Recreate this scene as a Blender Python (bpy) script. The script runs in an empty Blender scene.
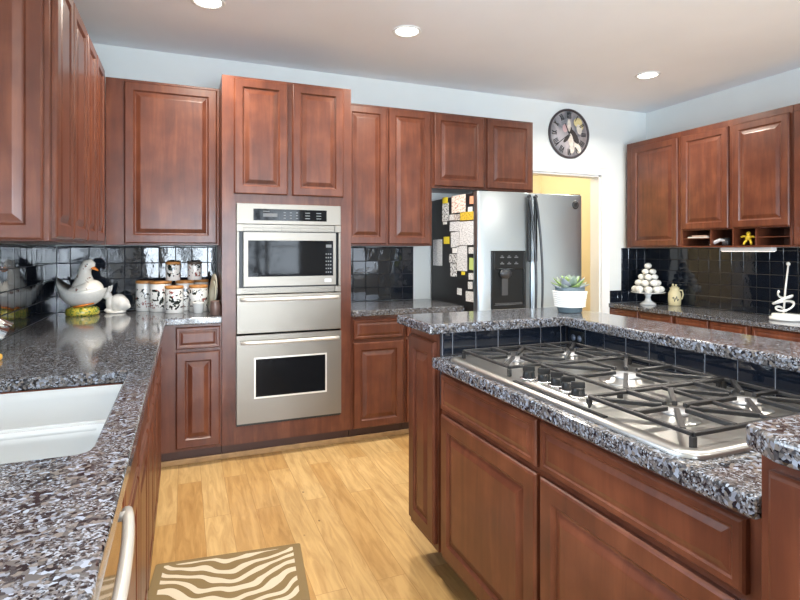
import bpy, bmesh, math, random
from mathutils import Vector, Matrix
random.seed(7)
PI = math.pi
S = bpy.context.scene
COL = S.collection

# ------------------------------------------------------------------ camera
CAM_H = 1.325; F_PX = 534.4; YAW = 0.3834; HORIZON = 250.3
cd = bpy.data.cameras.new('camera'); cam = bpy.data.objects.new('camera', cd); COL.objects.link(cam)
cam.location = (0, 0, CAM_H); cam.rotation_euler = (PI/2, 0, -YAW)
cd.sensor_fit = 'HORIZONTAL'; cd.sensor_width = 36.0; cd.lens = 36.0*F_PX/800.0
cd.shift_y = -(300.0-HORIZON)/800.0
cd.clip_start = 0.02
S.camera = cam

# ------------------------------------------------------------------ view, world, daylight
S.view_settings.view_transform = 'Standard'; S.view_settings.look = 'None'
S.view_settings.gamma = 1.0; S.view_settings.use_curve_mapping = False
S.view_settings.exposure = 0.15
W = bpy.data.worlds.new('sky'); S.world = W; W.use_nodes = True
wn = W.node_tree.nodes; bg = wn['Background']
bg.inputs[0].default_value = (0.60, 0.76, 1.0, 1); bg.inputs[1].default_value = 2.2

def area(name, loc, rot, sx, sy, power, col):
    l = bpy.data.lights.new(name, 'AREA'); l.shape = 'RECTANGLE'; l.size = sx; l.size_y = sy
    l.energy = power; l.color = col
    o = bpy.data.objects.new(name, l); COL.objects.link(o); o.location = loc; o.rotation_euler = rot
    return o
area('daylight_glass_door', (0.75, -4.6, 0.9), (PI/2+0.25, 0, 0), 4.2, 3.0, 1150, (0.78, 0.89, 1.0))    # +y
area('daylight_sink_window', (-1.05, 1.25, 1.55), (PI/2+0.5, 0, -PI/2), 1.6, 1.1, 62, (0.74, 0.87, 1.0))  # +x
area('daylight_dining_window', (3.2, -3.10, 1.4), (PI/2+0.5, 0, 0), 1.5, 1.3, 28, (0.86, 0.93, 1.0))
CAN_POWER = 24; CAN_COL = (1.0, 0.92, 0.80)

# ------------------------------------------------------------------ materials
def newmat(name):
    m = bpy.data.materials.new(name); m.use_nodes = True
    nt = m.node_tree; return m, nt, nt.nodes['Principled BSDF']
def mat(name, col, rough=0.5, metal=0.0, coat=0.0, spec=0.5, noise=0.0, nscale=20.0, bump=0.0, bscale=60.0):
    m, nt, b = newmat(name)
    b.inputs['Base Color'].default_value = (*col, 1); b.inputs['Roughness'].default_value = rough
    b.inputs['Metallic'].default_value = metal; b.inputs['Coat Weight'].default_value = coat
    b.inputs['Specular IOR Level'].default_value = spec
    if noise or bump:
        tc = nt.nodes.new('ShaderNodeTexCoord')
    if noise:
        n = nt.nodes.new('ShaderNodeTexNoise'); n.inputs['Scale'].default_value = nscale; n.inputs['Detail'].default_value = 4
        nt.links.new(tc.outputs['Object'], n.inputs['Vector'])
        r = nt.nodes.new('ShaderNodeValToRGB')
        r.color_ramp.elements[0].position = 0.3; r.color_ramp.elements[1].position = 0.7
        r.color_ramp.elements[0].color = (*[c*(1-noise) for c in col], 1)
        r.color_ramp.elements[1].color = (*[min(1, c*(1+noise)) for c in col], 1)
        nt.links.new(n.outputs['Fac'], r.inputs['Fac']); nt.links.new(r.outputs['Color'], b.inputs['Base Color'])
    if bump:
        n2 = nt.nodes.new('ShaderNodeTexNoise'); n2.inputs['Scale'].default_value = bscale; n2.inputs['Detail'].default_value = 3
        nt.links.new(tc.outputs['Object'], n2.inputs['Vector'])
        bp = nt.nodes.new('ShaderNodeBump'); bp.inputs['Strength'].default_value = bump; bp.inputs['Distance'].default_value = 0.002
        nt.links.new(n2.outputs['Fac'], bp.inputs['Height']); nt.links.new(bp.outputs['Normal'], b.inputs['Normal'])
    return m

def wood_mat(name, dark, mid, light, rough=0.36, coat=0.16):
    m, nt, b = newmat(name); N = nt.nodes; L = nt.links; b.inputs['Specular IOR Level'].default_value = 0.4
    tc = N.new('ShaderNodeTexCoord'); oi = N.new('ShaderNodeObjectInfo')
    add = N.new('ShaderNodeVectorMath'); add.operation = 'ADD'
    sc = N.new('ShaderNodeVectorMath'); sc.operation = 'SCALE'
    comb = N.new('ShaderNodeCombineXYZ')
    for k in range(3): L.new(oi.outputs['Random'], comb.inputs[k])
    L.new(comb.outputs[0], sc.inputs[0]); sc.inputs['Scale'].default_value = 9.0
    L.new(tc.outputs['Object'], add.inputs[0]); L.new(sc.outputs[0], add.inputs[1])
    mp = N.new('ShaderNodeMapping'); mp.inputs['Scale'].default_value = (9, 9, 0.9); L.new(add.outputs[0], mp.inputs[0])
    n = N.new('ShaderNodeTexNoise'); n.inputs['Scale'].default_value = 2.4; n.inputs['Detail'].default_value = 7
    n.inputs['Roughness'].default_value = 0.62; n.inputs['Distortion'].default_value = 0.5
    L.new(mp.outputs[0], n.inputs['Vector'])
    n2 = N.new('ShaderNodeTexNoise'); n2.inputs['Scale'].default_value = 7.0; n2.inputs['Detail'].default_value = 3
    L.new(add.outputs[0], n2.inputs['Vector'])
    mx = N.new('ShaderNodeMath'); mx.operation = 'MULTIPLY_ADD'; mx.inputs[1].default_value = 0.55
    L.new(n.outputs['Fac'], mx.inputs[0])
    m2 = N.new('ShaderNodeMath'); m2.operation = 'MULTIPLY'; m2.inputs[1].default_value = 0.45
    L.new(n2.outputs['Fac'], m2.inputs[0]); L.new(m2.outputs[0], mx.inputs[2])
    r = N.new('ShaderNodeValToRGB'); e = r.color_ramp.elements
    e[0].position = 0.30; e[0].color = (*dark, 1); e[1].position = 0.70; e[1].color = (*light, 1)
    k = e.new(0.5); k.color = (*mid, 1)
    L.new(mx.outputs[0], r.inputs['Fac']); L.new(r.outputs['Color'], b.inputs['Base Color'])
    b.inputs['Roughness'].default_value = rough; b.inputs['Coat Weight'].default_value = coat; b.inputs['Coat Roughness'].default_value = 0.16
    return m

def granite_mat():
    m, nt, b = newmat('granite'); N = nt.nodes; L = nt.links
    tc = N.new('ShaderNodeTexCoord')
    nz = N.new('ShaderNodeTexNoise'); nz.inputs['Scale'].default_value = 45; nz.inputs['Detail'].default_value = 2
    L.new(tc.outputs['Object'], nz.inputs['Vector'])
    mixv = N.new('ShaderNodeMix'); mixv.data_type = 'VECTOR'; mixv.inputs['Factor'].default_value = 0.010
    L.new(tc.outputs['Object'], mixv.inputs[4]); L.new(nz.outputs['Color'], mixv.inputs[5])
    def vor(scale, stops):
        v = N.new('ShaderNodeTexVoronoi'); v.inputs['Scale'].default_value = scale; v.inputs['Randomness'].default_value = 1.0
        L.new(mixv.outputs[1], v.inputs['Vector'])
        sp = N.new('ShaderNodeSeparateColor'); L.new(v.outputs['Color'], sp.inputs[0])
        r = N.new('ShaderNodeValToRGB'); r.color_ramp.interpolation = 'CONSTANT'
        e = r.color_ramp.elements
        e[0].position = 0; e[0].color = (*stops[0][1], 1); e[1].position = stops[1][0]; e[1].color = (*stops[1][1], 1)
        for p, c in stops[2:]:
            q = e.new(p); q.color = (*c, 1)
        L.new(sp.outputs[0], r.inputs['Fac'])
        return r
    big = vor(140, [(0, (0.012, 0.012, 0.016)), (0.22, (0.042, 0.042, 0.047)), (0.38, (0.088, 0.084, 0.084)), (0.58, (0.145, 0.130, 0.120)), (0.76, (0.18, 0.20, 0.245)), (0.92, (0.27, 0.31, 0.38))])
    small = vor(290, [(0, (0.012, 0.012, 0.015)), (0.28, (0.070, 0.066, 0.070)), (0.55, (0.145, 0.137, 0.14)), (0.80, (0.25, 0.28, 0.33))])
    n3 = N.new('ShaderNodeTexNoise'); n3.inputs['Scale'].default_value = 30; n3.inputs['Detail'].default_value = 2
    L.new(tc.outputs['Object'], n3.inputs['Vector'])
    rr = N.new('ShaderNodeValToRGB'); rr.color_ramp.elements[0].position = 0.44; rr.color_ramp.elements[1].position = 0.56
    L.new(n3.outputs['Fac'], rr.inputs['Fac'])
    mx = N.new('ShaderNodeMix'); mx.data_type = 'RGBA'
    L.new(rr.outputs['Color'], mx.inputs['Factor']); L.new(big.outputs['Color'], mx.inputs[6]); L.new(small.outputs['Color'], mx.inputs[7])
    L.new(mx.outputs[2], b.inputs['Base Color'])
    b.inputs['Roughness'].default_value = 0.09; b.inputs['Specular IOR Level'].default_value = 0.65
    return m

def floor_mat():
    m, nt, b = newmat('oak_planks'); N = nt.nodes; L = nt.links
    tc = N.new('ShaderNodeTexCoord')
    mp = N.new('ShaderNodeMapping'); mp.inputs['Rotation'].default_value = (0, 0, PI/2); mp.inputs['Location'].default_value = (0.31, 0.035, 0)
    L.new(tc.outputs['Object'], mp.inputs[0])
    br = N.new('ShaderNodeTexBrick'); br.offset = 0.37; br.inputs['Scale'].default_value = 1.0
    br.inputs['Brick Width'].default_value = 1.25; br.inputs['Row Height'].default_value = 0.125
    br.inputs['Mortar Size'].default_value = 0.0012; br.inputs['Mortar Smooth'].default_value = 0.3; br.inputs['Bias'].default_value = 0.0
    br.inputs['Color1'].default_value = (0, 0, 0, 1); br.inputs['Color2'].default_value = (1, 1, 1, 1); br.inputs['Mortar'].default_value = (0.5, 0.5, 0.5, 1)
    L.new(mp.outputs[0], br.inputs['Vector'])
    # grain, shifted per plank
    sep = N.new('ShaderNodeSeparateColor'); L.new(br.outputs['Color'], sep.inputs[0])
    cx = N.new('ShaderNodeCombineXYZ'); 
    ml = N.new('ShaderNodeMath'); ml.operation = 'MULTIPLY'; ml.inputs[1].default_value = 13.0
    L.new(sep.outputs[0], ml.inputs[0]); L.new(ml.outputs[0], cx.inputs[0]); L.new(ml.outputs[0], cx.inputs[1])
    ad = N.new('ShaderNodeVectorMath'); L.new(tc.outputs['Object'], ad.inputs[0]); L.new(cx.outputs[0], ad.inputs[1])
    mg = N.new('ShaderNodeMapping'); mg.inputs['Scale'].default_value = (13, 1.5, 1); L.new(ad.outputs[0], mg.inputs[0])
    ng = N.new('ShaderNodeTexNoise'); ng.inputs['Scale'].default_value = 2.5; ng.inputs['Detail'].default_value = 8; ng.inputs['Roughness'].default_value = 0.6; ng.inputs['Distortion'].default_value = 0.9
    L.new(mg.outputs[0], ng.inputs['Vector'])
    rp = N.new('ShaderNodeValToRGB'); e = rp.color_ramp.elements
    e[0].position = 0.0; e[0].color = (0.46, 0.27, 0.098, 1); e[1].position = 1.0; e[1].color = (0.60, 0.41, 0.185, 1)
    k = e.new(0.5); k.color = (0.54, 0.345, 0.140, 1)
    L.new(sep.outputs[0], rp.inputs['Fac'])
    rg = N.new('ShaderNodeValToRGB'); e = rg.color_ramp.elements
    e[0].position = 0.34; e[0].color = (0.62, 0.54, 0.46, 1); e[1].position = 0.62; e[1].color = (1, 1, 1, 1)
    L.new(ng.outputs['Fac'], rg.inputs['Fac'])
    mu = N.new('ShaderNodeMix'); mu.data_type = 'RGBA'; mu.blend_type = 'MULTIPLY'; mu.inputs['Factor'].default_value = 0.75
    L.new(rp.outputs['Color'], mu.inputs[6]); L.new(rg.outputs['Color'], mu.inputs[7])
    # knots
    nk = N.new('ShaderNodeTexVoronoi'); nk.inputs['Scale'].default_value = 3.3
    mk = N.new('ShaderNodeMapping'); mk.inputs['Scale'].default_value = (1.8, 1.0, 1); L.new(ad.outputs[0], mk.inputs[0]); L.new(mk.outputs[0], nk.inputs['Vector'])
    rk = N.new('ShaderNodeValToRGB'); e = rk.color_ramp.elements
    e[0].position = 0.018; e[0].color = (0.09, 0.045, 0.02, 1); e[1].position = 0.045; e[1].color = (1, 1, 1, 1)
    L.new(nk.outputs['Distance'], rk.inputs['Fac'])
    mk2 = N.new('ShaderNodeMix'); mk2.data_type = 'RGBA'; mk2.blend_type = 'MULTIPLY'; mk2.inputs['Factor'].default_value = 0.9
    L.new(mu.outputs[2], mk2.inputs[6]); L.new(rk.outputs['Color'], mk2.inputs[7])
    seam = N.new('ShaderNodeMix'); seam.data_type = 'RGBA'
    L.new(br.outputs['Fac'], seam.inputs['Factor']); L.new(mk2.outputs[2], seam.inputs[6]); seam.inputs[7].default_value = (0.30, 0.165, 0.06, 1)
    L.new(seam.outputs[2], b.inputs['Base Color'])
    b.inputs['Roughness'].default_value = 0.34; b.inputs['Specular IOR Level'].default_value = 0.4
    return m

def steel_mat(name, col, rough, horizontal=True):
    m, nt, b = newmat(name); N = nt.nodes; L = nt.links
    b.inputs['Base Color'].default_value = (*col, 1); b.inputs['Metallic'].default_value = 1; b.inputs['Roughness'].default_value = rough
    tc = N.new('ShaderNodeTexCoord'); mp = N.new('ShaderNodeMapping')
    mp.inputs['Scale'].default_value = (2, 2, 300) if horizontal else (300, 300, 2)
    L.new(tc.outputs['Object'], mp.inputs[0])
    n = N.new('ShaderNodeTexNoise'); n.inputs['Scale'].default_value = 1.5; L.new(mp.outputs[0], n.inputs['Vector'])
    bp = N.new('ShaderNodeBump'); bp.inputs['Strength'].default_value = 0.12; bp.inputs['Distance'].default_value = 0.001
    L.new(n.outputs['Fac'], bp.inputs['Height']); L.new(bp.outputs['Normal'], b.inputs['Normal'])
    return m

def spot_mat(name, base, spot, scale, thr, band=None, second=None):
    """white ceramic with scattered painted marks; band = (zmin, zmax) in object space"""
    m, nt, b = newmat(name); N = nt.nodes; L = nt.links
    b.inputs['Roughness'].default_value = 0.15; b.inputs['Coat Weight'].default_value = 0.4
    tc = N.new('ShaderNodeTexCoord')
    n = N.new('ShaderNodeTexNoise'); n.inputs['Scale'].default_value = scale; n.inputs['Detail'].default_value = 3; n.inputs['Distortion'].default_value = 1.2
    L.new(tc.outputs['Object'], n.inputs['Vector'])
    gt = N.new('ShaderNodeMath'); gt.operation = 'GREATER_THAN'; gt.inputs[1].default_value = thr; L.new(n.outputs['Fac'], gt.inputs[0])
    f = gt.outputs[0]
    if band:
        sx = N.new('ShaderNodeSeparateXYZ'); L.new(tc.outputs['Object'], sx.inputs[0])
        for op, v in (('GREATER_THAN', band[0]), ('LESS_THAN', band[1])):
            g = N.new('ShaderNodeMath'); g.operation = op; g.inputs[1].default_value = v; L.new(sx.outputs[2], g.inputs[0])
            mu = N.new('ShaderNodeMath'); mu.operation = 'MULTIPLY'; L.new(f, mu.inputs[0]); L.new(g.outputs[0], mu.inputs[1]); f = mu.outputs[0]
    mx = N.new('ShaderNodeMix'); mx.data_type = 'RGBA'; mx.inputs[6].default_value = (*base, 1); mx.inputs[7].default_value = (*spot, 1)
    if second:
        n2 = N.new('ShaderNodeTexNoise'); n2.inputs['Scale'].default_value = scale*0.35; L.new(tc.outputs['Object'], n2.inputs['Vector'])
        r2 = N.new('ShaderNodeValToRGB'); r2.color_ramp.interpolation = 'CONSTANT'
        r2.color_ramp.elements[0].color = (*spot, 1); r2.color_ramp.elements[1].position = 0.53; r2.color_ramp.elements[1].color = (*second, 1)
        L.new(n2.outputs['Fac'], r2.inputs['Fac']); L.new(r2.outputs['Color'], mx.inputs[7])
    L.new(f, mx.inputs['Factor']); L.new(mx.outputs[2], b.inputs['Base Color'])
    return m

def emit(name, col, s):
    m, nt, b = newmat(name)
    b.inputs['Emission Color'].default_value = (*col, 1); b.inputs['Emission Strength'].default_value = s
    b.inputs['Base Color'].default_value = (0.8, 0.8, 0.8, 1)
    return m

WOOD = wood_mat('cherry_wood', (0.060, 0.0165, 0.0085), (0.108, 0.031, 0.0150), (0.178, 0.057, 0.027))
TOEW = mat('toe_kick_wood', (0.05, 0.016, 0.009), 0.45)
SHOE = mat('shoe_mould_wood', (0.34, 0.20, 0.085), 0.4, noise=0.2)
GRAN = granite_mat()
TILE = mat('black_glazed_tile', (0.008, 0.011, 0.018), 0.05, spec=0.55, coat=0.0, bump=0.5, bscale=13)
GROUT = mat('dark_grout', (0.030, 0.030, 0.034), 0.8)
GROUTL = mat('grey_grout', (0.20, 0.21, 0.24), 0.8)
FLOOR = floor_mat()
WALL = mat('pale_grey_paint', (0.70, 0.735, 0.73), 0.75, noise=0.02, nscale=3)
CEIL = mat('ceiling_paint', (0.86, 0.885, 0.93), 0.85, noise=0.02, nscale=2)
YELL = mat('hall_yellow_paint', (0.82, 0.74, 0.54), 0.8)
TRIMW = mat('white_trim_paint', (0.80, 0.81, 0.80), 0.4)
STEEL = steel_mat('brushed_steel', (0.24, 0.220, 0.190), 0.42)
STEELF = steel_mat('fridge_steel', (0.46, 0.51, 0.54), 0.33, False)
STEELP = mat('satin_cooktop_steel', (0.44, 0.435, 0.42), 0.30, 0.92)
SATIN = mat('satin_steel', (.66, .65, .62), .3, .45)
CHROME = mat('chrome', (0.82, 0.82, 0.82), 0.12, 1.0)
BLKG = mat('black_glass', (0.008, 0.009, 0.011), 0.05, spec=0.10)
BLKP = mat('black_plastic', (0.008, 0.009, 0.010), 0.3, spec=0.25)
BLKF = mat('black_textured_side', (0.012, 0.012, 0.014), 0.45, bump=0.2, bscale=300)
HANDLE = mat('charcoal_handle', (0.030, 0.034, 0.040), 0.3)
IRON = mat('cast_iron', (0.014, 0.014, 0.015), 0.36, bump=0.15, bscale=400)
BURN = mat('burner_cap', (0.40, 0.41, 0.43), 0.35, 0.5)
WHITE = mat('white_ceramic', (0.80, 0.80, 0.78), 0.14, coat=0.4)
WHITEM = mat('white_plastic', (0.82, 0.83, 0.84), 0.35)
SINK = mat('white_sink_enamel', (0.46, 0.49, 0.51), 0.2, coat=0.3)
OWHITE = mat('offwhite_ceramic', (0.72, 0.70, 0.66), 0.25, noise=0.08, nscale=30)
CREAM = mat('cream_ceramic', (0.74, 0.63, 0.36), 0.25)
LIDW = mat('wooden_lid', (0.52, 0.23, 0.065), 0.4, noise=0.25, nscale=40)
CAN = spot_mat('canister_glaze', (0.80, 0.79, 0.76), (0.015, 0.022, 0.018), 34, 0.535, (0.025, 0.15), (0.28, 0.085, 0.07))
GOOSE = spot_mat('goose_glaze', (0.76, 0.73, 0.66), (0.24, 0.10, 0.07), 24, 0.64)
GOOSEW = mat('goose_bowl_glaze', (0.74, 0.73, 0.69), 0.2, noise=0.06, nscale=50, bump=0.5, bscale=90)
BASEY = spot_mat('yellow_green_glaze', (0.62, 0.50, 0.07), (0.10, 0.20, 0.03), 45, 0.52)
ORANGE = mat('orange_glaze', (0.72, 0.22, 0.03), 0.25)
BLACK = mat('black_paint', (0.01, 0.01, 0.01), 0.35)
GROPE = mat('white_rope', (0.80, 0.80, 0.78), 0.8, bump=0.6, bscale=150)
POTB = mat('slate_blue_pot', (0.085, 0.12, 0.14), 0.4)
SOIL = mat('potting_soil', (0.03, 0.022, 0.015), 0.9)
PAPER = mat('white_paper', (0.78, 0.78, 0.77), 0.7)
YEL = mat('yellow_paper', (0.78, 0.62, 0.04), 0.6)
TOYY = mat('yellow_plastic', (0.82, 0.60, 0.05), 0.35)
GLOW = emit('lamp_glow', (1.0, 0.92, 0.80), 9.0)
BROWNC = mat('brown_stoneware', (0.16, 0.10, 0.085), 0.35)

# ------------------------------------------------------------------ mesh helpers
class MB:
    def __init__(s): s.bm = bmesh.new(); s.mi = 0
    def quad(s, pts):
        f = s.bm.faces.new([s.bm.verts.new(p) for p in pts]); f.material_index = s.mi; return f
    def box(s, x0, y0, z0, x1, y1, z1):
        v = [s.bm.verts.new(p) for p in ((x0,y0,z0),(x1,y0,z0),(x1,y1,z0),(x0,y1,z0),(x0,y0,z1),(x1,y0,z1),(x1,y1,z1),(x0,y1,z1))]
        for q in ((0,3,2,1),(4,5,6,7),(0,1,5,4),(1,2,6,5),(2,3,7,6),(3,0,4,7)):
            s.bm.faces.new([v[i] for i in q]).material_index = s.mi
        return s
    def rings(s, rs, cap0=True, cap1=True, closed=True):
        """skin a list of vertex rings"""
        vs = [[s.bm.verts.new(p) for p in r] for r in rs]; n = len(vs[0])
        for a, b in zip(vs, vs[1:]):
            for i in range(n if closed else n-1):
                j = (i+1) % n
                f = s.bm.faces.new((a[i], a[j], b[j], b[i])); f.material_index = s.mi; f.smooth = True
        if cap0: s.bm.faces.new(list(reversed(vs[0]))).material_index = s.mi
        if cap1: s.bm.faces.new(vs[-1]).material_index = s.mi
        return s
    def lathe(s, prof, c=(0,0,0), n=32, axis='z'):
        rs = []
        for r, z in prof:
            ring = []
            for k in range(n):
                a = 2*PI*k/n; x, y = max(r, 1e-4)*math.cos(a), max(r, 1e-4)*math.sin(a)
                p = (x, y, z) if axis == 'z' else ((x, -z, y) if axis == 'y' else (z, x, y))
                ring.append((p[0]+c[0], p[1]+c[1], p[2]+c[2]))
            rs.append(ring)
        if prof[0][0] > 2e-3 and prof[-1][0] > 2e-3 and (abs(prof[0][0]-prof[-1][0]) < 1e-6):
            return s.rings(rs+[list(rs[0])], False, False)
        return s.rings(rs)
    def tube(s, pts, r, n=10, b=None):
        """round (or elliptical r x b) tube along points; r may be a list"""
        pts = [Vector(p) for p in pts]; m = len(pts)
        R = r if isinstance(r, (list, tuple)) else [r]*m
        Bq = (b if isinstance(b, (list, tuple)) else [b]*m) if b else R
        rs = []; up = None
        for i, p in enumerate(pts):
            t = (pts[min(i+1, m-1)]-pts[max(i-1, 0)]).normalized()
            if up is None:
                up = Vector((0,0,1)) if abs(t.z) < 0.9 else Vector((0,1,0))
            side = t.cross(up)
            if side.length < 1e-5: side = t.cross(Vector((1,0,0)))
            side.normalize(); up = side.cross(t).normalized()
            rs.append([tuple(p+side*(R[i]*math.cos(2*PI*k/n))+up*(Bq[i]*math.sin(2*PI*k/n))) for k in range(n)])
        return s.rings(rs)
    def ball(s, c, rx, ry=None, rz=None, nu=20, nv=12):
        ry = ry or rx; rz = rz or rx
        rs = []
        for i in range(nv+1):
            a = PI*(0.02+0.96*i/nv)
            rs.append([(c[0]+rx*math.sin(a)*math.cos(2*PI*k/nu), c[1]+ry*math.sin(a)*math.sin(2*PI*k/nu), c[2]-rz*math.cos(a)) for k in range(nu)])
        return s.rings(rs)
    def prism(s, outline, z0, z1, holes=()):
        bm = s.bm; loops = [outline]+list(holes); edges = []; base = []
        for lp in loops:
            vs = [bm.verts.new((x, y, z0)) for x, y in lp]; base += vs
            edges += [bm.edges.new((vs[i], vs[(i+1) % len(vs)])) for i in range(len(vs))]
        r = bmesh.ops.triangle_fill(bm, edges=edges, use_beauty=True)
        faces = [g for g in r['geom'] if isinstance(g, bmesh.types.BMFace)]
        ex = bmesh.ops.extrude_face_region(bm, geom=faces, use_keep_orig=True)
        for v in [g for g in ex['geom'] if isinstance(g, bmesh.types.BMVert)]: v.co.z += z1-z0
        for f in bm.faces: f.material_index = s.mi
        bmesh.ops.recalc_face_normals(bm, faces=bm.faces[:])
        return s
    def obj(s, name, mats, parent=None, loc=None, bevel=0.0, seg=2, rot=None, smooth=False, recalc=True):
        if recalc: bmesh.ops.recalc_face_normals(s.bm, faces=s.bm.faces[:])
        me = bpy.data.meshes.new(name); s.bm.to_mesh(me); s.bm.free()
        for m in (mats if isinstance(mats, (list, tuple)) else [mats]): me.materials.append(m)
        if smooth:
            for p in me.polygons: p.use_smooth = True
        o = bpy.data.objects.new(name, me); COL.objects.link(o)
        if parent: o.parent = parent
        if loc: o.location = loc
        if rot: o.rotation_euler = rot
        if bevel:
            b = o.modifiers.new('bevel', 'BEVEL'); b.width = bevel; b.segments = seg; b.limit_method = 'ANGLE'; b.angle_limit = math.radians(40)
        return o
def tag(o, label, cat, group=None):
    o['label'] = label; o['category'] = cat
    if group: o['group'] = group
    return o
def thing(name, label, cat, loc=(0,0,0), rz=0.0, group=None):
    o = bpy.data.objects.new(name, None); COL.objects.link(o); o.empty_display_size = 0.05
    o.location = loc; o.rotation_euler = (0, 0, rz)
    return tag(o, label, cat, group)
def struct(mb, name, m, **k):
    o = mb.obj(name, m, **k); o['kind'] = 'structure'; return o

# rectangular ring profile on the local front face (front = -y)
def rect_rings(mb, x0, x1, z0, z1, prof, cap0, cap1):
    rs = [[(x0+i, -h, z0+i), (x1-i, -h, z0+i), (x1-i, -h, z1-i), (x0+i, -h, z1-i)] for i, h in prof]
    mb.rings(rs, cap0, cap1)
    for f in mb.bm.faces: f.smooth = False
def make_door(parent, x0, x1, z0, z1, frame=0.056, name='door'):
    g = 0.0008
    m = MB(); rect_rings(m, x0, x1, z0, z1, [(0, g), (0, .012), (.003, .0165), (.008, .020), (frame-.004, .020), (frame, .0155)], True, False)
    d = m.obj(name, WOOD, parent)
    m = MB(); rect_rings(m, x0, x1, z0, z1, [(frame, .0155), (frame+.005, .0105), (frame+.011, .0105), (frame+.034, .0185), (frame+.038, .0195)], False, True)
    p = m.obj('panel', WOOD, d)
    return d
def make_drawer(parent, x0, x1, z0, z1, name='drawer'):
    m = MB(); rect_rings(m, x0, x1, z0, z1, [(0, .0008), (0, .012), (.003, .017), (.007, .020), (.019, .020), (.023, .0165), (.027, .0165), (.040, .0205)], True, True)
    return m.obj(name, WOOD, parent)

LEFT, BACK, RIGHT = PI/2, 0.0, -PI/2      # facing +x, -y, -x
def cabinet(name, label, cat, loc, rz, w, d, z0, z1, doors=(), drawers=(), toe=False, toe_d=0.06):
    """local x runs along the front, front plane y = 0, depth +y"""
    t = thing(name, label, cat, (loc[0], loc[1], 0 if toe else z0), rz)
    zo = 0 if toe else z0
    m = MB().box(0.0006, 0, z0-zo, w-0.0006, d, z1-zo)
    m.obj('body', WOOD, t, bevel=0.0012, seg=1)
    if toe: MB().box(0.001, toe_d, 0, w-0.001, d-0.01, z0).obj('toe_kick', TOEW, t)
    for a in doors: make_door(t, a[0], a[1], a[2]-zo, a[3]-zo)
    for a in drawers: make_drawer(t, a[0], a[1], a[2]-zo, a[3]-zo)
    return t

# ------------------------------------------------------------------ room shell
XL, XR, YB, YF, ZC = -0.79, 4.375, 4.125, -2.8, 2.725
T = 0.125
struct(MB().box(XL-T, YF-T, -0.1, XR+T, 6.2, 0), 'floor', FLOOR)
struct(MB().box(XL-T, YF-T, ZC, XR+T, 6.2, ZC+0.1), 'ceiling', CEIL)
DX0, DX1, DZ = 2.93, 3.785, 2.058
m = MB(); m.box(XL-T, YB, 0, DX0, YB+T, ZC); m.box(DX1, YB, 0, XR+T, YB+T, ZC); m.box(DX0, YB, DZ, DX1, YB+T, ZC)
struct(m, 'wall_back', WALL)
WY0, WY1, WZ0, WZ1 = 0.45, 2.05, 1.08, 2.15
m = MB(); m.box(XL-T, YF, 0, XL, WY0, ZC); m.box(XL-T, WY1, 0, XL, YB, ZC); m.box(XL-T, WY0, 0, XL, WY1, WZ0); m.box(XL-T, WY0, WZ1, XL, WY1, ZC)
struct(m, 'wall_left', WALL)
struct(MB().box(XR, YF, 0, XR+T, YB, ZC), 'wall_right', WALL)
GX0, GX1, GZ = -0.5, 2.0, 2.12; VX0, VX1, VZ0, VZ1 = 2.45, 3.95, 0.85, 2.15
m = MB(); m.box(XL-T, YF-T, 0, GX0, YF, ZC); m.box(GX0, YF-T, GZ, GX1, YF, ZC); m.box(GX1, YF-T, 0, VX0, YF, ZC)
m.box(VX1, YF-T, 0, XR+T, YF, ZC); m.box(VX0, YF-T, 0, VX1, YF, VZ0); m.box(VX0, YF-T, VZ1, VX1, YF, ZC)
struct(m, 'wall_front', WALL)
# hall behind the doorway
m = MB(); m.box(2.2, 5.9, 0, 4.5, 6.0, ZC); m.box(2.2, YB+T, 0, 2.3, 5.9, ZC); m.box(4.4, YB+T, 0, 4.5, 5.9, ZC)
struct(m, 'wall_hall', YELL)
l = bpy.data.lights.new('hall_lamp', 'POINT'); l.energy = 30; l.color = (1, 0.86, 0.62); l.shadow_soft_size = 0.12
o = bpy.data.objects.new('hall_lamp', l); COL.objects.link(o); o.location = (3.2, 5.1, 2.45)

def pane_mat():
    m = bpy.data.materials.new('window_glass'); m.use_nodes = True; nt = m.node_tree; nt.nodes.clear()
    out = nt.nodes.new('ShaderNodeOutputMaterial'); tr = nt.nodes.new('ShaderNodeBsdfTransparent'); gl = nt.nodes.new('ShaderNodeBsdfGlossy')
    gl.inputs['Roughness'].default_value = 0.02; fr = nt.nodes.new('ShaderNodeFresnel'); mx = nt.nodes.new('ShaderNodeMixShader')
    nt.links.new(fr.outputs[0], mx.inputs[0]); nt.links.new(tr.outputs[0], mx.inputs[1]); nt.links.new(gl.outputs[0], mx.inputs[2]); nt.links.new(mx.outputs[0], out.inputs[0])
    return m
PANE = pane_mat()
def window(name, plane, a0, a1, z0, z1, cuts_a, cuts_z, fw=0.05):
    """plane ('x', X) or ('y', Y): frame, bars and a pane as real boxes"""
    m = MB(); P = plane[1]
    def bx(mb, a, b, c, d, th):
        if plane[0] == 'x': mb.box(P-th, a, c, P+th, b, d)
        else: mb.box(a, P-th, c, b, P+th, d)
    bx(m, a0, a0+fw, z0, z1, .03); bx(m, a1-fw, a1, z0, z1, .03); bx(m, a0+fw, a1-fw, z0, z0+fw, .03); bx(m, a0+fw, a1-fw, z1-fw, z1, .03)
    for c in cuts_a: bx(m, c-.03, c+.03, z0+fw, z1-fw, .025)
    for c in cuts_z: bx(m, a0+fw, a1-fw, c-.012, c+.012, .015)
    f = struct(m, name, TRIMW)
    g = MB(); bx(g, a0+fw, a1-fw, z0+fw, z1-fw, .003); p = g.obj('pane', PANE, f); return f
window('window_1', ('x', XL-0.03), WY0, WY1, WZ0, WZ1, [1.25], [])
window('door_2', ('y', YF-0.04), GX0, GX1, 0, GZ, [0.12, 0.75, 1.37], [.7, 1.4])
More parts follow.
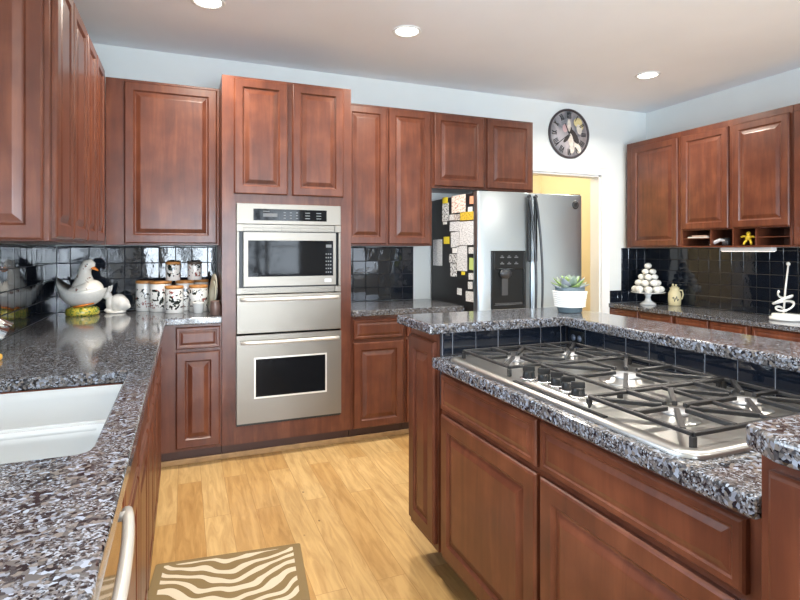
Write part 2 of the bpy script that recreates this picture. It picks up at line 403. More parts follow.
window('window_2', ('y', YF-0.04), VX0, VX1, VZ0, VZ1, [3.2], [1.5])

# door casing and jambs of the opening to the hall
m = MB(); cw = 0.093
m.box(DX1, YB-0.018, 0, DX1+cw, YB-0.0005, DZ+0.085); m.box(DX0-0.075, YB-0.018, 0, DX0, YB-0.0005, DZ+0.085); m.box(DX0, YB-0.018, DZ, DX1, YB-0.0005, DZ+0.085)
m.box(DX1+cw-.02, YB-0.026, 0, DX1+cw, YB-0.018, DZ+0.085); m.box(DX0, YB-0.026, DZ+0.065, DX1+cw-.02, YB-0.018, DZ+0.085)
m.box(DX1-0.018, YB, 0, DX1-0.0005, YB+T, DZ-0.018); m.box(DX0+0.0005, YB, 0, DX0+0.018, YB+T, DZ-0.018); m.box(DX0+.018, YB, DZ-0.018, DX1-.018, YB+T, DZ-.0005)
struct(m, 'door_1', TRIMW, bevel=0.003)

# glazed black tile, each tile bevelled and very slightly out of true
def tiles(name, origin, U, V, w, h, grout=GROUT, ts=0.1075, parent=None, gap=0.003, u_off=0.0, v_off=0.0, th=0.008, tilt=0.016):
    o = Vector(origin); U = Vector(U); V = Vector(V); Nn = U.cross(V).normalized()
    m = MB(); m.mi = 1
    def P(u, v, d): return tuple(o+U*u+V*v+Nn*d)
    m.rings([[P(0,0,0.0006), P(w,0,0.0006), P(w,h,0.0006), P(0,h,0.0006)], [P(0,0,th*0.62), P(w,0,th*0.62), P(w,h,th*0.62), P(0,h,th*0.62)]])
    m.mi = 0
    u = -u_off
    while u < w-0.004:
        v = -v_off
        while v < h-0.004:
            a0, a1, b0, b1 = max(0, u)+gap/2, min(w, u+ts)-gap/2, max(0, v)+gap/2, min(h, v+ts)-gap/2
            if a1-a0 > 0.006 and b1-b0 > 0.006:
                tu, tv = random.uniform(-tilt, tilt), random.uniform(-tilt, tilt)
                cu, cv = (a0+a1)/2, (b0+b1)/2
                r0 = [P(x, y, th*0.5) for x, y in ((a0,b0),(a1,b0),(a1,b1),(a0,b1))]
                e = 0.002
                r1 = [P(x, y, th-0.001+tu*(x-cu)+tv*(y-cv)) for x, y in ((a0,b0),(a1,b0),(a1,b1),(a0,b1))]
                r2 = [P(x, y, th+tu*(x-cu)+tv*(y-cv)) for x, y in ((a0+e,b0+e),(a1-e,b0+e),(a1-e,b1-e),(a0+e,b1-e))]
                m.rings([r0, r1, r2], False, True)
            v += ts
        u += ts
    for f in m.bm.faces: f.smooth = False
    return m.obj(name, [TILE, grout], parent)
ZT = 0.914
UP0 = 1.359                                            # underside of the wall cabinets
def tstruct(*a, **k):
    o = tiles(*a, **k); o['kind'] = 'structure'; return o
tstruct('trim_1', (XL+0.009, YB, ZT+.001), (1,0,0), (0,0,1), 0.217-XL-.012, UP0-ZT-.004, u_off=0.03)          # back wall, left corner
tstruct('trim_2', (XL, 2.15, ZT+.001), (0,1,0), (0,0,1), YB-2.15-.0095, UP0-ZT-.004, u_off=0.05)              # left wall
tstruct('trim_3', (1.058, YB, ZT+.001), (1,0,0), (0,0,1), 1.782-1.058, UP0-ZT-.004, u_off=0.02)
DZT = 0.805                                            # desk top
tstruct('trim_4', (4.045, YB, DZT+.001), (1,0,0), (0,0,1), XR-4.045-.0095, 1.350-DZT-.004, u_off=0.02)
tstruct('trim_5', (3.882, YB, DZT+.001), (1,0,0), (0,0,1), 4.0440-3.882, 0.120)
tstruct('trim_6', (XR, YB-.0005, DZT+.001), (0,-1,0), (0,0,1), 2.6, 1.350-DZT-.004, u_off=0.04, grout=mat('reflection_tinted_grout', (0.075, 0.065, 0.05), 0.8))  # right wall: grout tinted olive for the yellowish interior mirrored in the glaze

# garden beyond the glass door: seen only in reflections
GRASS = mat('lawn', (0.10, 0.16, 0.05), 0.9, noise=.3, nscale=3)
struct(MB().box(-6, -9, -0.25, 9, YF-T-.01, -0.12), 'ground_garden', GRASS)
BARK = mat('bark', (0.06, 0.045, 0.035), 0.9); FOL = mat('foliage', (0.035, 0.075, 0.025), 0.7)
for tx, ty, hh, lab in ((0.05, -3.75, 2.5, 'slim garden tree left of the glass door centre'), (1.35, -3.9, 2.9, 'taller garden tree right of the glass door centre')):
    t = thing('garden_tree', lab, 'tree', (tx, ty, -.12))
    m = MB(); m.tube([(0, 0, 0), (.03, 0, .7), (-.02, .02, 1.3), (.03, 0, hh*.9)], [.06, .05, .04, .015], 8)
    for k in range(7):
        a = k*2.4; z_ = .7+.22*k; m.tube([(0, 0, z_), (.25*math.cos(a), .2*math.sin(a), z_+.2), (.5*math.cos(a), .35*math.sin(a), z_+.35)], [.022, .015, .006], 6)
    m.obj('trunk', BARK, t)
    m = MB()
    for k in range(420):
        a, rr = random.uniform(0, 6.28), random.uniform(.05, .55); z_ = random.uniform(.5, hh); rr *= 1-.5*abs(z_/hh-.5)
        c_ = Vector((rr*math.cos(a), rr*.7*math.sin(a), z_)); u_ = Vector((random.uniform(-1,1), random.uniform(-1,1), random.uniform(-1,1))).normalized(); v_ = u_.orthogonal().normalized()
        q = random.uniform(.03, .06); m.quad([tuple(c_-u_*q), tuple(c_+v_*q*.5), tuple(c_+u_*q), tuple(c_-v_*q*.5)])
    m.obj('foliage', FOL, t, recalc=False)

# ------------------------------------------------------------------ recessed ceiling lights
def can_light(x, y, label):
    t = thing('recessed_light', label, 'ceiling light', (x, y, ZC-0.001), group='recessed ceiling lights')
    MB().lathe([(.072, -.002), (.078, -.008), (.092, -.006), (.094, 0.0), (.072, 0.0), (.072, -.002)]).obj('trim_ring', TRIMW, t)
    MB().lathe([(.0, -.0025), (.071, -.0025), (.071, -.0005), (0, -.0005)]).obj('lens', GLOW, t)
    l = bpy.data.lights.new('can_lamp', 'AREA'); l.shape = 'DISK'; l.size = 0.14; l.energy = CAN_POWER; l.color = CAN_COL; l.spread = math.radians(150)
    o = bpy.data.objects.new('can_lamp', l); COL.objects.link(o); o.parent = t; o.location = (0, 0, -0.013)
    return t
can_light(0.123, 3.19, 'round recessed ceiling light nearest the left wall, cut by the top edge')
can_light(1.318, 3.147, 'round recessed ceiling light in the middle, above the tall oven cabinet')
can_light(3.43, 3.217, 'round recessed ceiling light on the right, in front of the wall clock')
for x, y in ((0.35, 0.9), (1.6, 0.9), (3.2, 0.9), (0.6, -1.2), (2.6, -1.2)):
    can_light(x, y, 'round recessed ceiling light behind the camera')

# ------------------------------------------------------------------ wall cabinets
YW = 3.795                                             # front plane of the back wall cabinets
XW = -0.46                                             # front plane of the left wall cabinets
UT = 2.413
# left wall: two double cabinets; the near one shows a panelled end
c = cabinet('wall_cabinet', 'left wall cabinet with panelled end facing the window, nearest the camera', 'cabinet', (XW, 2.30), LEFT, 0.715, 0.328, UP0, UT,
            doors=[(.035, .350, UP0+.012, UT-.012), (.365, .700, UP0+.012, UT-.012)])
e = thing('end_panel_helper', '', '')
bpy.data.objects.remove(e)
ep = MB(); rect_rings(ep, -0.320, -0.016, .004, UT-.012-UP0, [(0, .0008), (0, .012), (.003, .0165), (.008, .020), (.052, .020), (.056, .0155), (.061, .0105), (.067, .0105), (.090, .0185), (.094, .0195)], True, True)
# end panel: built facing -y in world space, so undo the cabinet's quarter turn
po = ep.obj('end_panel', WOOD, c); po.rotation_euler = (0, 0, -PI/2); po.location = (0, 0, 0)
cabinet('wall_cabinet', 'left wall cabinet further back, running into the corner', 'cabinet', (XW, 3.017), LEFT, 0.776, 0.328, UP0, UT,
        doors=[(.010, .290, UP0+.012, UT-.012), (.305, .600, UP0+.012, UT-.012)])
cabinet('wall_cabinet', 'single-door corner wall cabinet above the white goose and canisters', 'cabinet', (XW+.001, YW), BACK, 0.677, 0.328, UP0, UT,
        doors=[(.106, .661, UP0+.011, UT-.016)])
cabinet('wall_cabinet', 'tall double-door wall cabinet between oven cabinet and refrigerator', 'cabinet', (1.058, YW), BACK, 0.742, 0.328, UP0, UT,
        doors=[(.030, .359, UP0+.012, UT-.012), (.376, .726, UP0+.012, UT-.012)])
cabinet('wall_cabinet', 'short double-door wall cabinet above the refrigerator', 'cabinet', (1.801, YW), BACK, 0.950, 0.328, 1.815, UT,
        doors=[(.014, .461, 1.830, UT-.012), (.494, .930, 1.830, UT-.012)])
# right wall
XQ = 4.045; RT = 2.368; RB = 1.350
cabinet('wall_cabinet', 'full-height single-door wall cabinet above the white cake stand', 'cabinet', (XQ, 4.05), RIGHT, 0.615, 0.328, RB, RT,
        doors=[(.075, .596, RB+.012, RT-.05)])
cabinet('wall_cabinet', 'right wall cabinet cut off by the right edge of the photo', 'cabinet', (XQ, 2.497), RIGHT, 0.80, 0.328, RB, RT,
        doors=[(.012, .39, RB+.012, RT-.05), (.405, .785, RB+.012, RT-.05)])
# middle unit: double doors above an open row of pigeonholes
t = thing('wall_cabinet', 'double-door wall cabinet with open pigeonholes underneath', 'cabinet', (XQ, 3.434, RB), RIGHT)
w = 0.936; ph = 0.145
m = MB(); m.box(.0006, 0, ph, w-.0006, .328, RT-RB); m.box(.0006, 0, 0, w-.0006, .328, .012); m.box(.0006, .315, .012, w-.0006, .328, ph)
xs = [.012, .290, .484, .668, w-.012]
for i, x in enumerate(xs):
    a = 0.0006 if i == 0 else x-.006; b = w-.0006 if i == 4 else x+.006
    if i == 0: b = .022
    if i == 4: a = w-.022
    m.box(a, 0, .012, b, .315, ph)
m.obj('body', WOOD, t)
MB().box(.0225, .01, .072, .2835, .31, .079).obj('shelf', WOOD, t)
MB().box(.6745, .01, .072, w-.0225, .31, .079).obj('shelf', WOOD, t)
make_door(t, .018, .452, ph+.008, RT-RB-.05); make_door(t, .490, .918, ph+.008, RT-RB-.05)

# ------------------------------------------------------------------ tall oven cabinet
YT = 3.515
t = thing('oven_cabinet', 'tall cabinet holding the steel oven stack, two doors on top', 'cabinet', (0.218, YT, 0))
TW = 0.838; d = 0.605; OZ0, OZ1 = 0.212, 1.624
m = MB(); m.box(0, 0, .10, .083, d, 2.425); m.box(.762, 0, .10, TW, d, 2.425); m.box(.083, 0, OZ1, .762, d, 2.425); m.box(.083, 0, .10, .762, d, OZ0); m.box(.083, d-.012, OZ0, .762, d, OZ1)
m.obj('body', WOOD, t)
MB().box(.001, .06, 0, TW-.001, d-.01, .0995).obj('toe_kick', TOEW, t)
make_door(t, .070, .406, 1.682, 2.412); make_door(t, .436, .782, 1.682, 2.412)

OX0, OX1 = 0.303, 0.978; OC = (OX0+OX1)/2
def flat(name, mt, par, x0, x1, z0, z1, y0, y1, bev=0.002):
    return MB().box(x0, y0, z0, x1, y1, z1).obj(name, mt, par, bevel=bev)
# microwave with its trim kit and control panel
t = thing('microwave_oven', 'built-in steel microwave with black control panel, topmost of the oven stack', 'microwave', (OC, YT, 1.046))
hw = (OX1-OX0)/2
z = lambda q: q-1.046
flat('case', BLKP, t, -hw+.012, hw-.012, z(1.05), z(1.615), .001, .40)
flat('control_fascia', STEEL, t, -hw, hw, z(1.492), z(1.622), -.024, -.0006)
cp = flat('control_display', BLKG, t, -.235, .240, z(1.516), z(1.590), -.026, -.0241, .001)
GREYP = mat('print_grey', (0.13, 0.14, 0.15), 0.5)
MB().box(-.175, -.0265, z(1.540), -.085, -.0261, z(1.562)).obj('display_window', GREYP, cp)
MB().box(-.175, -.0265, z(1.572), -.135, -.0261, z(1.577)).obj('printed_line', GREYP, cp)
for i in range(5):
    for j in range(3):
        xk = (-.045, -.005, .035, .095, .170)[i]
        MB().box(xk, -.0265, z(1.530+.018*j), xk+(.013 if i < 3 else .032), -.0261, z(1.536+.018*j)).obj('button', GREYP, cp)
def vent(zz0, zz1):
    m = MB(); m.box(-hw, -.012, z(zz0), hw, -.0006, z(zz1))
    m.box(-hw, -.024, z(zz0), -hw+.04, -.012, z(zz1)); m.box(hw-.04, -.024, z(zz0), hw, -.012, z(zz1))
    for i in range(5):
        x = -hw+.04+(2*hw-.08)*i/5
        for k in range(2): m.box(x+.004, -.020, z(zz0)+.006+.016*k, x+(2*hw-.08)/5-.004, -.012, z(zz0)+.014+.016*k)
    m.obj('vent_grille', STEEL, t, bevel=.001)
vent(1.446, 1.490); vent(1.048, 1.086)
flat('side_trim', STEEL, t, -hw, -hw+.016, z(1.088), z(1.444), -.022, -.0006); flat('side_trim', STEEL, t, hw-.016, hw, z(1.088), z(1.444), -.022, -.0006)
m = MB(); x0, x1, a, b = -hw+.042, hw-.036, z(1.096), z(1.440)
wx0, wx1, wa, wb = -.268, .284, z(1.156), z(1.388)
m.box(x0, -.030, a, x1, -.002, wa); m.box(x0, -.030, wb, x1, -.002, b); m.box(x0, -.030, wa, wx0, -.002, wb); m.box(wx1, -.030, wa, x1, -.002, wb)
d_ = m.obj('door', STEEL, t)
MB().box(wx0, -.026, wa, wx1, -.004, wb).obj('window', BLKG, d_)
for r_ in range(6):
    for c_ in range(3): MB().box(.232+.015*c_, -.0268, wa+.02+.024*r_, .241+.015*c_, -.0262, wa+.028+.024*r_).obj('key', GREYP, d_)
MB().box(.235, -.0268, wb-.045, .272, -.0262, wb-.025).obj('clock_display', GREYP, d_)
MB().box(.225, -.0312, a+.018, .270, -.0301, a+.040).obj('badge', mat('badge_grey', (.5, .5, .5), .4, .8), d_)
# warming drawer
t = thing('warming_drawer', 'plain steel warming drawer between microwave and oven', 'oven drawer', (OC, YT, .796))
flat('case', BLKP, t, -hw+.012, hw-.012, .004, .24, .001, .40)
dd = flat('drawer_front', STEEL, t, -hw, hw, .002, .247, -.028, -.0006, .003)
def oven_handle(par, zc, y=-.028):
    m = MB(); n = 14
    m.tube([(-hw+.022+(2*hw-.044)*i/n, y-.024-.014*math.sin(PI*i/n), zc) for i in range(n+1)], .0115, 10)
    m.tube([(-hw+.03, y, zc), (-hw+.03, y-.026, zc)], .009, 8); m.tube([(hw-.03, y, zc), (hw-.03, y-.026, zc)], .009, 8)
    return m.obj('handle', SATIN, par)
oven_handle(dd, .218)
# oven
t = thing('wall_oven', 'steel wall oven with dark glass window, bottom of the oven stack', 'oven', (OC, YT, OZ0))
flat('case', BLKP, t, -hw+.012, hw-.012, .0005, .57, .001, .55)
m = MB(); b = .575; wx0, wx1, wa, wb = -.232, .238, .172, .432
m.box(-hw, -.034, .020, hw, -.0006, wa); m.box(-hw, -.034, wb, hw, -.0006, b); m.box(-hw, -.034, wa, wx0, -.0006, wb); m.box(wx1, -.034, wa, hw, -.0006, wb)
d_ = m.obj('door', STEEL, t)
m = MB(); e = .010
m.box(wx0, -.036, wa, wx1, -.0335, wa+e); m.box(wx0, -.036, wb-e, wx1, -.0335, wb); m.box(wx0, -.036, wa+e, wx0+e, -.0335, wb-e); m.box(wx1-e, -.036, wa+e, wx1, -.0335, wb-e)
m.obj('window_frame', mat('pale_trim', (.75, .74, .70), .3, .3), d_)
MB().box(wx0+e, -.0315, wa+e, wx1-e, -.010, wb-e).obj('window', BLKG, d_)
oven_handle(d_, .532, -.034)
flat('bottom_gap', BLACK, t, -hw, hw, .002, .017, -.016, -.0006, .001)  # black strip standing in for the shaded gap under the door

# ------------------------------------------------------------------ base cabinets
CB = 0.872                                             # underside of the worktops
XB = -0.137                                            # front plane of the left run
def base_l(y0, y1, label, doors, drawers):
    return cabinet('base_cabinet', label, 'cabinet', (XB, y0), LEFT, y1-y0, 0.650, .10, CB, doors, drawers, toe=True)
base_l(-.50, .626, 'left run base cabinet nearest the camera, below the worktop', [(.02, .55, .12, .70), (.57, 1.12, .12, .70)], [(.02, .55, .715, .858), (.57, 1.12, .715, .858)])
t = thing('base_cabinet', 'left run base cabinet under the white sink', 'cabinet', (XB, 1.2345, 0), LEFT)
m = MB(); ww = 2.0570-1.2345; m.box(.0006, 0, .10, ww-.0006, .018, CB); m.box(.0006, .018, .10, .0095, .645, CB); m.box(ww-.0095, .018, .10, ww-.0006, .645, CB); m.box(.0095, .018, .10, ww-.0095, .645, .118)
m.obj('body', WOOD, t); MB().box(.001, .06, 0, ww-.001, .64, .0995).obj('toe_kick', TOEW, t)
for a_ in ((.015, .405, .12, .70), (.415, .805, .12, .70)): make_door(t, *a_)
for a_ in ((.015, .405, .715, .858), (.415, .805, .715, .858)): make_drawer(t, *a_)
base_l(2.058, 2.76, 'left run base cabinet just beyond the sink', [(.015, .345, .12, .70), (.357, .687, .12, .70)], [(.015, .345, .715, .858), (.357, .687, .715, .858)])
base_l(2.762, 3.513, 'left run base cabinet running into the back corner', [(.015, .40, .12, .70)], [(.015, .40, .715, .858)])
cabinet('base_cabinet', 'narrow base cabinet under the canisters, left of the oven cabinet', 'cabinet', (XB+.004, YT), BACK, 0.349, 0.605, .10, CB,
        [(.084, .338, .118, .704)], [(.084, .338, .722, .856)], toe=True)
cabinet('base_cabinet', 'base cabinet right of the oven cabinet with one door', 'cabinet', (1.0575, YT), BACK, 0.392, 0.605, .10, CB,
        [(.012, .382, .103, .692)], [(.012, .382, .712, .850)], toe=True)
cabinet('base_cabinet', 'base cabinet against the refrigerator side, mostly behind the island', 'cabinet', (1.451, YT), BACK, 0.470, 0.605, .10, CB,
        [(.012, .458, .103, .692)], [(.012, .458, .712, .850)], toe=True)
# shoe mould along the toe kicks
m = MB(); m.box(XB-.055, YT+.046, 0, 1.92, YT+.059, .034)
struct(m, 'baseboard_back', SHOE, bevel=.005)

# dishwasher
t = thing('dishwasher', 'dishwasher with bowed steel bar handle below the near left worktop', 'dishwasher', (XB, .628, 0), LEFT)
MB().box(.002, .0, .10, .604, .60, CB-.002).obj('body', BLKP, t)
MB().box(.002, .06, 0, .604, .58, .0995).obj('toe_kick', BLACK, t)
d_ = MB().box(.004, -.019, .115, .602, -.0006, .862).obj('door', mat('dishwasher_gloss_brown', (.055, .02, .013), .12, coat=.5), t, bevel=.003)
n = 16; m = MB()
m.tube([(.03+.545*i/n, -.030-.016*math.sin(PI*i/n)**.7, .800) for i in range(n+1)], .011, 10)
m.tube([(.05, -.019, .800), (.05, -.036, .800)], .010, 8); m.tube([(.555, -.019, .800), (.555, -.036, .800)], .010, 8)
m.obj('handle', SATIN, d_)

# ------------------------------------------------------------------ worktops
def rrect(x0, y0, x1, y1, r, n=5):
    out = []
    for cx, cy, a in ((x1-r, y0+r, -PI/2), (x1-r, y1-r, 0), (x0+r, y1-r, PI/2), (x0+r, y0+r, PI)):
        for k in range(n+1):
            q = a+PI/2*k/n; out.append((cx+r*math.cos(q), cy+r*math.sin(q)))
    return out
SX0, SX1, SY0, SY1 = -0.635, -0.178, 1.246, 2.045
o = MB().prism([(XL+.0008, -.55), (-.102, -.55), (-.102, 3.485), (.2165, 3.485), (.2165, YB-.0008), (XL+.0008, YB-.0008)], CB+.0006, ZT,
               [rrect(SX0, SY0, SX1, SY1, .03)]).obj('worktop', GRAN, bevel=.006, seg=3)
tag(o, 'speckled granite worktop along the left wall with the sink cut in', 'worktop')
o = MB().prism([(1.0575, 3.485), (1.922, 3.485), (1.922, YB-.0008), (1.0575, YB-.0008)], CB+.0006, ZT).obj('worktop', GRAN, bevel=.006, seg=3)
tag(o, 'short granite worktop between oven cabinet and refrigerator', 'worktop')

# sink: two bowls
t = thing('kitchen_sink', 'white double-bowl sink set into the left granite worktop', 'sink', (-.4065, 1.64, CB))
def bowl(y0, y1, depth, name, zt):
    m = MB(); x0, x1 = SX0+.004, SX1-.002
    rs = []
    for i, zz, r in ((0, zt, .03), (.004, zt-.03, .035), (.02, -depth+.03, .05), (.05, -depth, .06)):
        rs.append([(x+.4065, y-1.64, zz) for x, y in rrect(x0+i, y0+i, x1-i, y1-i, r)])
    m.rings(rs, False, True)
    o = m.obj(name, SINK, t, recalc=False)
    so = o.modifiers.new('solid', 'SOLIDIFY'); so.thickness = .006; so.offset = 1
    MB().lathe([(0, 0), (.035, 0), (.04, .003), (.02, .006), (0, .004)], c=((x0+x1)/2+.4065, (y0+y1)/2-1.64, -depth)).obj('drain', CHROME, o)
bowl(SY0+.004, 1.598, .20, 'bowl', -.002); bowl(1.622, SY1-.004, .17, 'bowl', -.002)
MB().box(SX0+.004+.4065, 1.590-1.64, -.03, SX1-.004+.4065, 1.630-1.64, -.008).obj('divider', SINK, t, bevel=.006, seg=3)

# faucet (only the spout reaches into the photo)
t = thing('kitchen_faucet', 'chrome faucet spout reaching in from the left edge over the sink', 'faucet', (-.70, 1.70, ZT))
MB().lathe([(0, 0), (.032, 0), (.032, .008), (.024, .02), (.022, .11), (.018, .12), (0, .12)]).obj('base', CHROME, t)
MB().tube([(0, 0, .08), (.01, 0, .17), (.06, .01, .235), (.13, .02, .245), (.20, .035, .222), (.255, .045, .19)], [.016, .016, .016, .018, .024, .026], 14, [.016, .016, .016, .018, .022, .022]).obj('spout', CHROME, t)
MB().tube([(.0, -.02, .10), (.01, -.07, .13)], .007, 8).obj('lever', CHROME, t)
o = MB().box(-.05, -.03, 0, .05, .03, .022).obj('sponge', mat('sponge_yellow', (.75, .42, .06), .9, noise=.2, nscale=80), loc=(-.685, 2.40, ZT+.0005), bevel=.006)
tag(o, 'yellow sponge at the left edge behind the sink', 'sponge')

# ------------------------------------------------------------------ refrigerator
t = thing('refrigerator', 'side-by-side steel refrigerator with black sides and water dispenser', 'refrigerator', (2.398, 3.30, 0))
fh = .458
MB().box(-fh, .075, .02, fh, .80, 1.742).obj('body', BLKF, t, bevel=.004)
MB().box(-fh+.02, .05, .0, fh-.02, .60, .02).obj('plinth', BLACK, t)
def fdoor(x0, x1):
    # slightly crowned door front
    m = MB(); n = 8; rs = []
    pts = [(x0, .070), (x0, .018)]
    for i in range(n+1):
        q = i/n; pts.append((x0+.012+(x1-x0-.024)*q, .006-.010*math.sin(PI*q)))
    pts += [(x1, .018), (x1, .070)]
    m.rings([[(x, y, .06) for x, y in pts], [(x, y, 1.748) for x, y in pts]])
    return m.obj('freezer_door' if x0 < -.2 else 'fridge_door', STEELF, t, bevel=.004)
d1 = fdoor(-fh-.012, -.020); d2 = fdoor(-.012, fh)
def fhandle(door, x, sgn):
    n = 22; m = MB(); P = []
    for i in range(n+1):
        q = i/n; zz = .42+1.30*q
        bow = math.sin(PI*min(1, max(0, (q)))) 
        P.append((x+.040*bow, -.020-.028*bow**.6, zz))
    m.tube(P, [.0085]*(n+1), 8, [.010]*(n+1))
    for q in (.42, 1.72): m.tube([(x, -.002, q), (x, -.03, q)], .011, 8)
    h = m.obj('handle', HANDLE, door)
    MB().box(x-.002, -.016, 1.24, x+.020, -.0045, 1.735).obj('handle_grip', BLKP, door, bevel=.006)
fhandle(d1, -.052, -1); fhandle(d2, .004, 1)
dx0, dx1 = 2.033-2.398, 2.322-2.398
m = MB(); e = .018; z0, z1 = .900, 1.322
m.box(dx0, -.012, z0, dx0+e, .0055, z1); m.box(dx1-e, -.012, z0, dx1, .0055, z1); m.box(dx0+e, -.012, z0, dx1-e, .0055, z0+.03); m.box(dx0+e, -.012, z1-.13, dx1-e, .0055, z1)
m.box(dx0+e, -.004, z0+.03, dx1-e, .0055, z1-.13)
ds = m.obj('dispenser', BLKP, d1, bevel=.003)
m = MB()
for r_ in range(2):
    for c_ in range(3):
        cx = dx0+.085+.060*c_; cz = z1-.048-.046*r_
        m.box(cx-.016, -.0135, cz-.004, cx+.016, -.0121, cz+.004); m.box(cx-.008, -.0135, cz+.007, cx+.006, -.0121, cz+.013)
m.obj('buttons', GREYP, ds)
MB().ball((dx0+.11, -.020, z1-.165), .050, .018, .035).obj('dispenser_spout', HANDLE, ds)
m = MB(); m.box(dx0+.085, -.010, z0+.10, dx0+.135, -.004, z1-.20); m.box(dx0+.03, -.011, z0+.032, dx1-.03, -.0041, z0+.045)
m.obj('paddle', mat('dark_grey_plastic', (.05, .052, .056), .35), ds)
MB().lathe([(0, 0), (.030, 0), (.032, .003), (.028, .005), (0, .005)], c=(.385, .0022, 1.672), axis='y', n=24).obj('badge', BLACK, d2)
MB().lathe([(.017, 0), (.024, 0), (.024, .001), (.017, .001), (.017, 0)], c=(.385, -.0030, 1.672), axis='y', n=24).obj('badge_ring', HANDLE, d2)
MB().box(-fh+.01, .02, 1.7485, -fh+.08, .12, 1.757).obj('hinge_cover', BLKP, t); MB().box(fh-.08, .02, 1.7485, fh-.01, .12, 1.757).obj('hinge_cover', BLKP, t)

# papers and magnets on the refrigerator's left side (plane x = FX)
FX = 2.398-fh
cw_, sw_ = math.cos(YAW), math.sin(YAW)
def side_yz(px, py):
    u = (px-400)/F_PX; v = (HORIZON-py)/F_PX; dx = sw_+u*cw_; dy = cw_-u*sw_; k = FX/dx
    return dy*k, CAM_H+v*k
def sheet_mat(name, base, ink, scale, rows=True, thr=.52):
    m, nt, b = newmat(name); N = nt.nodes; L = nt.links
    tc = N.new('ShaderNodeTexCoord'); mp = N.new('ShaderNodeMapping'); mp.inputs['Scale'].default_value = (1, scale*(.35 if rows else 1), scale)
    L.new(tc.outputs['Object'], mp.inputs[0]); n = N.new('ShaderNodeTexNoise'); n.inputs['Scale'].default_value = 1.0; n.inputs['Detail'].default_value = 2
    L.new(mp.outputs[0], n.inputs['Vector'])
    r = N.new('ShaderNodeValToRGB'); r.color_ramp.elements[0].position = thr; r.color_ramp.elements[0].color = (*base, 1); r.color_ramp.elements[1].position = thr+.06; r.color_ramp.elements[1].color = (*ink, 1)
    L.new(n.outputs['Fac'], r.inputs['Fac']); L.new(r.outputs['Color'], b.inputs['Base Color']); b.inputs['Roughness'].default_value = .6
    return m
SH = {'text': sheet_mat('printed_sheet', (.76, .77, .78), (.40, .41, .44), 160), 'recipe': sheet_mat('red_print_sheet', (.80, .77, .70), (.62, .34, .26), 95),
      'gold': sheet_mat('gold_print', (.72, .50, .05), (.25, .15, .03), 90, False, .55), 'photo': sheet_mat('photo_print', (.34, .31, .30), (.70, .66, .62), 60, False, .5),
      'bw': sheet_mat('black_white_print', (.72, .72, .72), (.05, .05, .05), 75, False, .52), 'yellow': YEL, 'orange': mat('salmon_card', (.75, .36, .22), .6),
      'green': mat('green_card', (.50, .62, .20), .6), 'white': PAPER, 'grid': sheet_mat('grid_print', (.74, .74, .73), (.30, .30, .30), 130, False, .55)}
# (zoom-box corners in the close view of the door side, kind, layer, name, label)
SHEETS = [
 (80,106,110,190,'bw',0,'note_card','white card with dark oval picture, upper left of the refrigerator side'),
 (83,80,107,108,'yellow',1,'sticky_note','yellow tag above the card with the dark oval picture'),
 (85,193,101,205,'white',0,'magnet','tiny white magnet under the card with the dark oval picture'),
 (124,70,188,150,'recipe',0,'recipe_sheet','cream sheet with reddish print, topmost paper on the refrigerator side'),
 (207,74,229,110,'orange',0,'note_card','salmon coloured card near the top front edge of the refrigerator side'),
 (200,124,220,146,'white',0,'magnet','small white magnet below the salmon coloured card'),
 (168,147,235,185,'gold',2,'magnet','gold patterned magnet above the calendar sheet'),
 (114,160,135,186,'grid',0,'magnet','small square magnet left of the dark snapshot'),
 (136,158,163,186,'photo',1,'snapshot','small dark snapshot left of the gold patterned magnet'),
 (115,192,162,236,'text',0,'note_card','wide note card under the dark snapshot'),
 (163,190,230,300,'text',1,'calendar_sheet','large calendar sheet in the middle of the refrigerator side'),
 (120,240,160,310,'text',0,'note_sheet','white sheet left of the calendar sheet'),
 (87,262,113,295,'yellow',0,'sticky_note','yellow note left of the calendar sheet'),
 (38,275,80,395,'text',0,'note_sheet','long white sheet nearest the back of the refrigerator side'),
 (148,303,195,420,'text',0,'note_sheet','long white sheet hanging below the calendar sheet'),
 (112,342,147,381,'bw',0,'snapshot','black and white print left of the long hanging sheet'),
 (118,385,147,445,'bw',0,'snapshot','lowest black and white print, at the left foot of the hanging sheet'),
 (128,314,147,338,'white',0,'magnet','white square magnet just above the black and white prints'),
 (170,423,185,438,'yellow',0,'magnet','tiny yellow magnet at the foot of the hanging sheet'),
 (203,310,228,340,'grid',0,'magnet','white square magnet below the front corner of the calendar sheet'),
 (205,360,228,415,'green',0,'note_card','green card near the front edge of the refrigerator side'),
 (203,430,225,460,'grid',0,'magnet','white square magnet just below the green card'),
 (200,470,220,503,'grid',0,'magnet','white magnet second below the green card'),
 (150,500,170,530,'grid',0,'magnet','lone white magnet low on the refrigerator side'),
 (190,515,232,562,'grid',0,'magnet','large square magnet with grid of pictures, lowest on the refrigerator side'),
]
for a0, b0, a1, b1, kind, lay, nm, lab in SHEETS:
    k = 4.617
    y0, z0 = side_yz(425+a0/k, 180+b0/k); y1, _ = side_yz(425+a1/k, 180+b0/k); _, z1 = side_yz(425+(a0+a1)/2/k, 180+b1/k); _, z0 = side_yz(425+(a0+a1)/2/k, 180+b0/k)
    th = .0012 if nm != 'magnet' else .003
    xo = FX-.0006-.0034*lay
    cy, cz = (y0+y1)/2, (z0+z1)/2; hy, hz = abs(y1-y0)/2, abs(z0-z1)/2
    o = MB().box(-th, -hy, -hz, 0, hy, hz).obj(nm, SH[kind], loc=(xo, cy, cz))
    o.rotation_euler = (random.uniform(-.05, .05), 0, 0)
    tag(o, lab, {'magnet': 'magnet', 'snapshot': 'photo'}.get(nm, 'paper'), 'papers and magnets on the refrigerator side')

